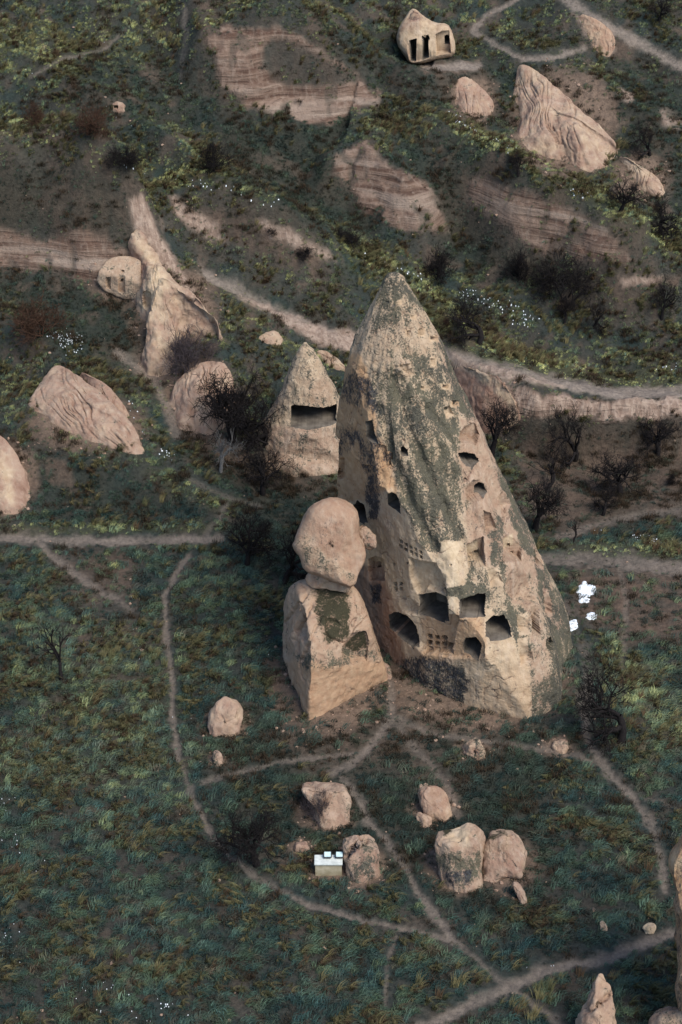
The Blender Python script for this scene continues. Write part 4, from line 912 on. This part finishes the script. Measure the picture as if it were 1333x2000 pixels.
def grow_tree(seed, h=4.5, trunk_h=.26, spread=1.0, levels=5, kids=(4, 3, 3, 3), bush=False, mat=None, twig=.013, up=.25):
    r = np.random.default_rng(seed); tr, cr = Tubes(), Tubes()
    def br(p, d, L, rad, lv):
        n = 5 if lv < 2 else 4 if lv < 3 else 3
        pts = [p]; q = d.copy()
        for i in range(n-1):
            q = q+r.normal(size=3)*(.20+.05*lv)+np.array([0, 0, up*.25]); q /= np.linalg.norm(q); pts.append(pts[-1]+q*L/(n-1))
        rr = np.linspace(rad, max(rad*.55, twig*.6), n)
        (tr if lv == 0 else cr).tube(pts, rr, [6, 5, 4, 3, 3, 3][min(lv, 5)])
        if lv >= levels: return
        k = kids[min(lv, len(kids)-1)]+r.integers(0, 2)
        for i in range(k):
            t = r.uniform(.55 if lv == 0 else .28, 1.0); f = t*(n-1); a = int(min(f, n-2)); b = pts[a]+(pts[a+1]-pts[a])*(f-a)
            ang_ = r.uniform(.5, 1.05)*spread*(1.0 if lv else .95); ax = r.normal(size=3); ax -= ax @ q*q; ax /= np.linalg.norm(ax)
            dn = q*math.cos(ang_)+ax*math.sin(ang_); dn[2] += up*(.6 if lv < 2 else .3); dn /= np.linalg.norm(dn)
            br(b, dn, L*r.uniform(.58, .85)*(1.35 if lv == 0 and not bush else 1.0), max(rr[a]*r.uniform(.52, .74), twig*.8), lv+1)
    if bush:
        for i in range(11):
            a = r.uniform(0, 6.28); e_ = r.uniform(.5, 1.45)
            br(np.array([r.normal()*.12*h, r.normal()*.12*h, 0]), np.array([math.cos(a)*math.cos(e_), math.sin(a)*math.cos(e_), math.sin(e_)]), h*.42, .03, 2)
        tr = None
    else: br(np.array([0, 0, -.25]), np.array([r.normal()*.15, r.normal()*.15, 1.]), h*trunk_h+.25, h*.055, 0)
    V = np.concatenate(cr.V); top = V[:, 2].max(); k = h/top
    for T_ in (tr, cr):
        if T_: T_.V = [v*np.array([k, k, k]) for v in T_.V]
    wd = np.percentile(np.abs(np.concatenate(cr.V)[:, 0]), 98)*2
    return (tr.mesh('trunk', mat or BARK) if tr else None, cr.mesh('branches', mat or BARK), wd)
TREES = [grow_tree(101, spread=1.0), grow_tree(102, spread=1.1, trunk_h=.24), grow_tree(103, spread=.9), grow_tree(104, spread=1.1, trunk_h=.24, kids=(4, 4, 3, 3)), grow_tree(106, spread=1.0, kids=(3, 3, 4, 3))]
SPARSE = grow_tree(110, spread=.8, levels=4, kids=(3, 3, 2, 2), trunk_h=.34)
DENSE = grow_tree(112, spread=1.15, levels=5, kids=(5, 4, 4, 3), trunk_h=.24)
PALE = grow_tree(114, spread=.8, levels=4, kids=(4, 3, 3), mat=BARK_G, twig=.012)
BUSH = [grow_tree(120, h=1.8, bush=True, levels=5, kids=(4, 4, 4, 4), twig=.011), grow_tree(121, h=1.8, bush=True, levels=5, kids=(4, 4, 4, 4), twig=.011)]
BUSHP = grow_tree(122, h=2.2, bush=True, levels=5, kids=(4, 4, 4, 4), mat=TWIG_P, twig=.010, up=.5)
BUSHR = grow_tree(123, h=1.8, bush=True, levels=5, kids=(4, 4, 4, 3), mat=TWIG_R, twig=.010)
def plant(var, px_, py_, hpx, wpx, label, name='bare_tree', cat='tree', group='bare trees in the valley', nat=4.5, rot=None, lean=0.0):
    P = gp(px_, py_); rg = np.linalg.norm(P-CAM); hh = hpx*rg/F/.84; ww = wpx*rg/F
    o = bpy.data.objects.new(name, None); C.objects.link(o); o.location = P; o.empty_display_size = .3
    o.rotation_euler = (0, lean, (random.uniform(0, 6.28) if rot is None else rot)) if not lean else (0, lean, 0)
    s = hh/nat; sx = min(max(ww/var[2], s*.6), s*1.7); o.scale = (sx, sx, s)
    for me in var[:2]:
        if me: c = bpy.data.objects.new(me.name.split('.')[0], me); C.objects.link(c); c.parent = o
    return tag(o, label, cat, group)
T = TREES
plant(DENSE, 455, 862, 142, 165, 'largest dense dark bare tree before the rounded rock dome')
plant(T[1], 520, 870, 120, 120, 'dark bare tree tangled between big tree and small cave cone')
plant(PALE, 430, 922, 80, 75, 'small pale grey bare tree under the largest dark tree')
plant(T[0], 513, 965, 100, 120, 'bare tree in the gully below the small cave cone')
plant(T[3], 483, 1106, 122, 110, 'left bare tree of the pair beside the balanced boulder')
plant(T[2], 556, 1142, 132, 120, 'right bare tree of the pair, touching the balanced boulder')
plant(T[1], 935, 672, 100, 115, 'bare tree on the green slope just right of chimney tip')
plant(T[4], 962, 892, 122, 100, 'bare tree before the rounded brown rock nose')
plant(T[2], 1122, 896, 122, 125, 'tall bare tree in the hollow under the track')
plant(T[0], 1285, 890, 92, 105, 'bare tree by the right edge below the track')
plant(T[3], 1213, 965, 88, 105, 'spreading bare tree in the middle of the brown hollow')
plant(SPARSE, 1068, 962, 65, 70, 'sparse forked tree above another tree in the hollow')
plant(T[4], 1048, 1036, 112, 105, 'bare tree right against the chimney flank in the hollow')
plant(T[1], 1177, 1006, 62, 65, 'small bare tree at the lower edge of the hollow')
plant(SPARSE, 1120, 1060, 45, 35, 'thin leafless sapling beside the lower hollow path')
plant(T[2], 1160, 640, 62, 55, 'small bare tree below the big dark thicket, right one')
plant(T[4], 1103, 632, 55, 45, 'small bare tree below the big dark thicket, left one')
plant(T[0], 1293, 622, 82, 62, 'bare tree near right edge beside bare pale earth')
plant(T[3], 1213, 412, 65, 75, 'bare tree below the tip of the big fluted fin')
plant(T[1], 1294, 458, 95, 80, 'bare tree beneath the narrow pale rock rib')
plant(T[2], 1268, 302, 68, 90, 'spreading bare tree right of the big fluted fin')
plant(T[4], 1012, 342, 45, 45, 'little bare tree at the lower left of the big fin')
plant(T[0], 1288, 42, 48, 60, 'bare tree at the very top right of the slope')
plant(SPARSE, 121, 1328, 120, 60, 'dead tree stump with few branches in left meadow')
plant(T[3], 503, 1692, 140, 130, 'dark bare tree left of the shell-shaped boulder')
plant(T[1], 1212, 1450, 175, 165, 'tall bare tree standing right of the chimney foot')
plant(BUSHP, 628, 1602, 66, 55, 'bare reddish shrub growing in front of the shell-shaped boulder', 'shrub', 'shrub', None, 2.2)
plant(BUSHP, 363, 732, 95, 100, 'hazy purple-grey shrub at the foot of the whitewashed ridge rock', 'shrub', 'shrub', None, 2.2)
B_ = lambda v, x, y, h, w, l, mat=None: plant(v, x, y, h, w, l, 'thorn_bush', 'bush', 'dark thorn bushes on the slopes', 1.8)
B_(BUSH[0], 234, 322, 40, 70, 'dark thorn bush left of two on the upper left slope')
B_(BUSH[1], 414, 334, 62, 70, 'largest round dark thorn bush on the upper left slope')
B_(BUSH[0], 680, 482, 42, 56, 'round dark thorn bush above the chimney tip, left')
B_(BUSH[1], 855, 538, 60, 80, 'dark thorn bush right above the chimney tip')
B_(BUSH[0], 1108, 590, 100, 125, 'big dark thicket below the right banded cliff')
B_(BUSH[1], 1020, 545, 62, 75, 'dark thorn bush left of the big dark thicket')
B_(BUSHR, 74, 655, 75, 110, 'brown thicket in the grassy hollow at far left')
B_(BUSHR, 178, 258, 52, 85, 'brown shrub below the tiny holed rock')
B_(BUSHR, 70, 245, 45, 50, 'reddish shrub near left edge of the upper slope')
B_(BUSH[0], 528, 458, 16, 30, 'small dark bush on the streaky bare slope')
B_(BUSH[1], 595, 500, 22, 50, 'flat dark bush below the streaky bare slope')
B_(BUSHR, 870, 640, 18, 26, 'small russet bush right of the chimney tip')
B_(BUSH[1], 1310, 945, 24, 30, 'small dark bush at right edge of the hollow')

# ---------------------------------------------------------------- plinth with floodlights
def box(name, cx, cy, z0, w_, d_, h, mat, parent, bev=.02, tilt=0.0):
    me = bpy.data.meshes.new(name); import bmesh
    bm = bmesh.new(); bmesh.ops.create_cube(bm, size=1.0)
    for v in bm.verts: v.co = Vector((v.co.x*w_, v.co.y*d_, (v.co.z+.5)*h))
    bmesh.ops.bevel(bm, geom=list(bm.edges), offset=bev, segments=2, affect='EDGES'); bm.to_mesh(me); bm.free()
    me.materials.append(mat); o = bpy.data.objects.new(name, me); C.objects.link(o); o.location = (cx, cy, z0); o.rotation_euler = (tilt, 0, 0); o.parent = parent
    return o
PLASTER = simple('stained_plaster', (.30, .26, .17), (.46, .41, .30), 1.8); SLAB = simple('white_slab', (.46, .50, .48), (.62, .66, .64), 3)
METAL = simple('lamp_metal', (.05, .055, .06), (.08, .085, .09), 5, .5); GLASS = simple('lamp_glass', (.42, .60, .62), (.60, .74, .76), 6, .12, .05)
def plinth():
    a = gp(616, 1711); b = gp(668, 1708); w_ = abs(b[0]-a[0]); o = bpy.data.objects.new('floodlight_plinth', None); C.objects.link(o)
    o.location = ((a[0]+b[0])/2, min(a[1], b[1])+.46, min(a[2], b[2])-.1)
    box('plinth_body', 0, 0, 0, w_, .86, 1.05, PLASTER, o); box('plinth_slab', 0, -.02, 1.05, w_+.10, .98, .10, SLAB, o)
    tag(o, 'low plastered plinth with white slab top near the upright boulder', 'plinth')
    for dx, lab in ((.02, 'left floodlight mounted on the white plinth slab'), (.80, 'right floodlight mounted on the white plinth slab')):
        f = bpy.data.objects.new('floodlight', None); C.objects.link(f); f.location = (o.location.x+dx-.08, o.location.y+.18, o.location.z+1.152)
        box('base_plate', 0, 0, 0, .30, .2, .03, METAL, f, .005)
        for s in (-1, 1): box('bracket', s*.27, 0, .03, .03, .10, .30, METAL, f, .005)
        h = box('housing', 0, .05, .12, .50, .46, .16, METAL, f, .03, R(18)); box('lamp_glass', 0, 0, .145, .42, .38, .03, GLASS, h, .006)
        tag(f, lab, 'floodlight', 'floodlights on the plinth')
plinth()

# ---------------------------------------------------------------- snow patches
def lumps(pts, sizes, seed):
    r = np.random.default_rng(seed); V, F3 = [], []; n = 0
    for p, s in zip(pts, sizes):
        k = 8; a = np.linspace(0, 6.283, k, endpoint=False)+r.uniform(0, 1); rr = s*r.uniform(.55, 1.25, k)
        xs = p[0]+rr*np.cos(a); ys = p[1]+rr*np.sin(a); zs = HF(xs, ys)
        ring0 = np.stack([xs, ys, zs-.05], 1); xi = p[0]+rr*.6*np.cos(a); yi = p[1]+rr*.6*np.sin(a)
        ring1 = np.stack([xi, yi, HF(xi, yi)+.05+s*.03], 1); top = np.array([[p[0], p[1], HF(p[0], p[1])+.06+s*.05]])
        V.append(np.concatenate([ring0, ring1, top])); i = np.arange(k)+n; j = np.roll(i, -1)
        F3 += [np.stack([i, j, j+k], 1), np.stack([i, j+k, i+k], 1), np.stack([i+k, j+k, np.full(k, n+2*k)], 1)]; n += 2*k+1
    return np.concatenate(V), np.concatenate(F3)
def snow_line(pts, sp, cnt, r):
    pts = np.array(pts, float); t = r.uniform(0, len(pts)-1, cnt); i = np.minimum(t.astype(int), len(pts)-2); f = (t-i)[:, None]
    return pts[i]*(1-f)+pts[i+1]*f+r.normal(size=(cnt, 2))*np.array([sp, sp*.6])
r = np.random.default_rng(5); Q = []; S = []
def sn(pts, sp, cnt, lo, hi): Q.append(snow_line(pts, sp, cnt, r)); S.append(r.uniform(lo, hi, cnt)**1.0*.8)
sn([(112,655),(135,660),(150,680)], 12, 150, .06, .20); sn([(318,880),(332,895)], 5, 25, .06, .2); sn([(250,760),(275,850)], 5, 14, .05, .12)
sn([(880,226),(930,255),(1005,295)], 6, 90, .06, .2); sn([(1115,370),(1145,382)], 6, 26, .06, .22); sn([(690,485),(760,515),(830,545)], 7, 70, .06, .2)
sn([(900,570),(990,600),(1035,630)], 14, 170, .05, .18); sn([(230,320),(350,355),(470,375),(560,410)], 9, 60, .05, .16); sn([(1230,1048),(1300,1060)], 9, 55, .06, .2)
sn([(8,1540),(20,1640),(60,1700)], 14, 70, .04, .10); sn([(10,1780),(30,1900)], 16, 50, .04, .10); sn([(180,1930),(260,1975),(390,1990)], 26, 90, .03, .09); sn([(318,1962),(335,1965)], 4, 10, .08, .16)
sn([(1290,720),(1333,712)], 8, 20, .06, .18); sn([(640,1745),(1060,1860),(1240,1990)], 80, 26, .03, .07); sn([(100,1200),(420,1250),(200,1500)], 90, 24, .03, .06); sn([(1150,1035),(1180,1045)], 6, 12, .06, .15); sn([(20,70),(300,200)], 60, 20, .04, .1)
Q = [q[:max(6, int(len(q)*.55))] for q in Q]; S = [q[:max(6, int(len(q)*.55))]*.68 for q in S]
Qp = np.concatenate(Q); Sz = np.concatenate(S); pw = on_ground(Qp[:, 0], Qp[:, 1], 0.0, HF)
V, F3 = lumps(pw, Sz, 6); tag(mesh_obj('snow_remnants', V, F3, SNOW, smooth=True), 'scattered small remnants of old snow lying on grass', 'snow', kind='stuff')
for poly, lab in (([(1130,1158),(1142,1136),(1152,1140),(1166,1148),(1160,1160),(1150,1164),(1146,1178),(1132,1172)], 'largest white snow patch on the bank right of the chimney'), ([(1112,1216),(1124,1212),(1126,1224),(1116,1232)], 'small snow patch close to the chimney flank'), ([(1150,1199),(1163,1199),(1162,1208),(1150,1208)], 'thin snow sliver just below the largest snow patch')):
    q = r.uniform(0, 1, (500, 2)); pa = np.array(poly, float); q = pa.min(0)+q*(pa.max(0)-pa.min(0)); q = q[poly_sd(q[:, 0]+5*pn(q[:, 0]*.15, q[:, 1]*.15), q[:, 1]+5*pn(q[:, 0]*.15, q[:, 1]*.15, 7.), poly) > 0][:150]
    V, F3 = lumps(on_ground(q[:, 0], q[:, 1], 0.0, HF), r.uniform(.12, .30, len(q)), 8); tag(mesh_obj('snow_patch', V, F3, SNOW, smooth=True), lab, 'snow patch', 'snow patches by the chimney')

# ---------------------------------------------------------------- grass and scrub
def tuft(seed, n, h, wd, lean, rad):
    r = np.random.default_rng(seed); V, F_ = [], []; k = 0
    for _ in range(n):
        a = r.uniform(0, 6.28); d = np.array([math.cos(a), math.sin(a), 0]); b = np.array([r.normal()*rad, r.normal()*rad, -.03])
        L = h*r.uniform(.6, 1.2); side = np.array([-d[1], d[0], 0])*wd*r.uniform(.6, 1.2); ln = lean+r.normal()*.35*.3
        wind = np.array([.85, -.35, 0])*ln
        p1 = b+d*L*.15+wind*L*.35+np.array([0, 0, L*.5]); p2 = b+d*L*.38+wind*L*1.0+np.array([0, 0, L*.62])
        V += [b-side, b+side, p1-side*.8, p1+side*.8, p2]; F_ += [(k, k+1, k+3), (k, k+3, k+2), (k+2, k+3, k+4)]; k += 5
    me = mesh_obj('grass_tuft', np.array(V), np.array(F_), GRASS, smooth=True); d_ = me.data; bpy.data.objects.remove(me)
    return d_
def scatter(name, meshes, P, rot, scl, colr, label, cat):
    n = len(P); me = bpy.data.meshes.new(name); me.vertices.add(n); me.vertices.foreach_set('co', np.ascontiguousarray(P, np.float32).ravel())
    a = me.attributes.new('rot', 'FLOAT_VECTOR', 'POINT'); a.data.foreach_set('vector', np.ascontiguousarray(rot, np.float32).ravel())
    a = me.attributes.new('scl', 'FLOAT', 'POINT'); a.data.foreach_set('value', np.ascontiguousarray(scl, np.float32))
    a = me.attributes.new('tcol', 'FLOAT_COLOR', 'POINT'); a.data.foreach_set('color', np.ascontiguousarray(np.concatenate([colr, np.ones((n, 1))], 1), np.float32).ravel())
    a = me.attributes.new('pick', 'INT', 'POINT'); a.data.foreach_set('value', rng.integers(0, len(meshes), n).astype(np.int32))
    o = bpy.data.objects.new(name, me); C.objects.link(o); me.materials.append(GRASS)
    ng = bpy.data.node_groups.new(name, 'GeometryNodeTree'); ng.interface.new_socket('Geometry', in_out='INPUT', socket_type='NodeSocketGeometry'); ng.interface.new_socket('Geometry', in_out='OUTPUT', socket_type='NodeSocketGeometry')
    N = ng.nodes; gi = N.new('NodeGroupInput'); go = N.new('NodeGroupOutput'); iop = N.new('GeometryNodeInstanceOnPoints'); mp = N.new('GeometryNodeMeshToPoints')
    gti = N.new('GeometryNodeGeometryToInstance')
    for m in reversed(meshes):
        ob = bpy.data.objects.new('grass_tuft', m); oi = N.new('GeometryNodeObjectInfo'); oi.inputs['Object'].default_value = ob
        ng.links.new(oi.outputs['Geometry'], gti.inputs[0])
    def at(nm, ty):
        q = N.new('GeometryNodeInputNamedAttribute'); q.data_type = ty; q.inputs['Name'].default_value = nm; return q.outputs[0]
    ng.links.new(gi.outputs[0], mp.inputs['Mesh']); ng.links.new(mp.outputs[0], iop.inputs['Points']); ng.links.new(gti.outputs[0], iop.inputs['Instance'])
    iop.inputs['Pick Instance'].default_value = False
    ng.links.new(at('rot', 'FLOAT_VECTOR'), iop.inputs['Rotation']); ng.links.new(at('scl', 'FLOAT'), iop.inputs['Scale'])
    ng.links.new(iop.outputs[0], go.inputs[0]); md = o.modifiers.new('scatter', 'NODES'); md.node_group = ng
    return tag(o, label, cat, kind='stuff')
NG = 190000
Ys = np.sqrt(rng.uniform(92**2, 236**2, int(NG*1.9))); Us = rng.uniform(-.235, .235, len(Ys)); Xs = Us*np.hypot(Ys, 60)
bare = np.clip(np.maximum.reduce([field(pth, Xs, Ys)*1.05, field(drt, Xs, Ys)*.88, field(rk, Xs, Ys)*.96, field(fl, Xs, Ys)*.97]), 0, 1)
cl = fbm(Xs*.85, Ys*.85, 21., 3); dens = (1-bare)**1.6*(1-.55*field(pnear, Xs, Ys))*np.clip(.58+1.15*cl, .04, 1)
keep = rng.uniform(0, 1, len(Xs)) < dens; Xs, Ys, cl = Xs[keep][:NG], Ys[keep][:NG], cl[keep][:NG]
Zs = HF(Xs, Ys); yv = field(yl, Xs, Ys); hv = field(hill, Xs, Ys); bv = bare[keep][:NG]
cA = fbm(Xs*.35, Ys*.35, 31., 4); cB = fbm(Xs*1.1, Ys*1.1, 41., 3); u = rng.uniform(0, 1, len(Xs))
teal = np.array([.032, .076, .076]); grn = np.array([.048, .078, .050]); str_ = np.array([.23, .20, .095]); brn = np.array([.072, .052, .036]); yg = np.array([.165, .190, .068])
cc = teal+(grn-teal)*np.clip(.5+cA*.9, 0, 1)[:, None]
cc = cc+(brn-cc)*(np.clip(-cB*1.4+.05+.5*bv, 0, 1)*.85)[:, None]
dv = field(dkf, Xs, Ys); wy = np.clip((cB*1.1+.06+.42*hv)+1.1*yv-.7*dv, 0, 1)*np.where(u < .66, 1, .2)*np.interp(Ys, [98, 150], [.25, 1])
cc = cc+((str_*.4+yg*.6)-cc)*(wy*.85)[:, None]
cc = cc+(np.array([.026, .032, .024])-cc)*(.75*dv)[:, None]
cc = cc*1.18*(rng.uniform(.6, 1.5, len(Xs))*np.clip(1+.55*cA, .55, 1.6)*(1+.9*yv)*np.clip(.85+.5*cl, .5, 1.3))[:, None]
ro = np.stack([rng.normal(size=len(Xs))*.15, rng.normal(size=len(Xs))*.15, 1.2*pn(Xs*.12, Ys*.12, 51.)+rng.normal(size=len(Xs))*.9], 1)
so = np.clip(1+.45*cl+rng.normal(size=len(Xs))*.18, .4, 1.9)*np.where(Ys < 160, 1.12, .68)*(1-.55*field(pnear, Xs, Ys))
scatter('grass', [tuft(1, 14, .36, .020, .7, .13), ], np.stack([Xs, Ys, Zs], 1), ro, so, cc, 'wind-combed dry and green winter grass over the slopes', 'grass')
# straw tussocks combed by the wind
NT_ = 11000
Yt = np.sqrt(rng.uniform(92**2, 232**2, NT_*6)); Xt = rng.uniform(-.18, .18, len(Yt))*np.hypot(Yt, 60); tn_ = fbm(Xt*.22, Yt*.22, 71., 4)
bt = np.maximum.reduce([field(pnear, Xt, Yt), field(drt, Xt, Yt), field(rk, Xt, Yt), field(fl, Xt, Yt)])
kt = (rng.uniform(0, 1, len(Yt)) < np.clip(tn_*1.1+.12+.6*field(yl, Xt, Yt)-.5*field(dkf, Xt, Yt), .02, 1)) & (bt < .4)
Xt, Yt = Xt[kt][:NT_], Yt[kt][:NT_]; ut = rng.uniform(0, 1, len(Xt))[:, None]
ct = np.array([.10, .105, .05])+(np.array([.215, .18, .085])-np.array([.10, .105, .05]))*ut; ct = np.where(rng.uniform(0, 1, (len(Xt), 1)) < .25, np.array([[.10, .066, .038]]), ct)
scatter('tussock_grass', [tuft(5, 34, .85, .020, .75, .10)], np.stack([Xt, Yt, HF(Xt, Yt)], 1), np.stack([0*Xt, 0*Xt, 2.0*pn(Xt*.1, Yt*.1, 52.)+rng.normal(size=len(Xt))*.6], 1), rng.uniform(.5, 1.15, len(Xt)), ct*.9, 'long straw-coloured grass tussocks bent over by the wind', 'grass')
# low dark scrub on the slopes
NS = 12000
Yq = rng.uniform(100, 232, NS*4); Xq = rng.uniform(-.18, .18, len(Yq))*np.hypot(Yq, 60); sc_n = fbm(Xq*.28, Yq*.28, 61., 4)
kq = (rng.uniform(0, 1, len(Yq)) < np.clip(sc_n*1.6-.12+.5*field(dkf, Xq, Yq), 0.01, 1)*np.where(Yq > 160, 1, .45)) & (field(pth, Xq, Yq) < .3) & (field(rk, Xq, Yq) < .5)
Xq, Yq = Xq[kq][:NS], Yq[kq][:NS]
cq = np.array([.022, .020, .013])+(np.array([.055, .036, .022])-np.array([.022, .020, .013]))*rng.uniform(0, 1, len(Xq))[:, None]
scatter('low_scrub', [tuft(9, 60, .42, .012, .1, .16)], np.stack([Xq, Yq, HF(Xq, Yq)], 1), np.stack([0*Xq, 0*Xq, rng.uniform(0, 6.28, len(Xq))], 1), rng.uniform(.5, 1.5, len(Xq)), cq, 'low dark brown scrub tufts dotted over the slopes', 'scrub')

# ---------------------------------------------------------------- loose rubble round the boulders
def rubble():
    r = np.random.default_rng(77); pts = []; sz = []
    for x, y, rx, ry in APRON:
        n = int(10+rx*ry/170); a = r.uniform(0, 6.28, n); q = r.uniform(.55, 1.15, n); pts.append(np.stack([x+rx*q*np.cos(a), y+ry*q*np.sin(a)], 1)); sz.append(.05+.16*r.random(n)**3)
    n = 260; pts.append(np.stack([r.uniform(0, 1333, n), r.uniform(0, 2000, n)], 1)); sz.append(.05+.12*r.random(n)**3)
    pts = np.concatenate(pts); sz = np.concatenate(sz); W_ = on_ground(pts[:, 0], pts[:, 1], 0.0, HF)
    ph = (1+5**.5)/2; ico = np.array([(-1,ph,0),(1,ph,0),(-1,-ph,0),(1,-ph,0),(0,-1,ph),(0,1,ph),(0,-1,-ph),(0,1,-ph),(ph,0,-1),(ph,0,1),(-ph,0,-1),(-ph,0,1)])/1.9
    fc = np.array([(0,11,5),(0,5,1),(0,1,7),(0,7,10),(0,10,11),(1,5,9),(5,11,4),(11,10,2),(10,7,6),(7,1,8),(3,9,4),(3,4,2),(3,2,6),(3,6,8),(3,8,9),(4,9,5),(2,4,11),(6,2,10),(8,6,7),(9,8,1)])
    V = []; F_ = []
    for k, (p, q) in enumerate(zip(W_, sz)):
        V.append(p+ico*q*r.uniform(.55, 1.3, (12, 1))*np.array([1, 1, .7])+np.array([0, 0, q*.25])); F_.append(fc+12*k)
    V = np.concatenate(V); z4 = np.zeros((len(V), 4)); z4[:, 0] = .2
    tag(mesh_obj('rubble', V, np.concatenate(F_), TUFF, attrs={'rk': z4, 'rk2': z4*0}), 'loose rock rubble scattered round boulders and outcrops', 'rubble', kind='stuff')
rubble()
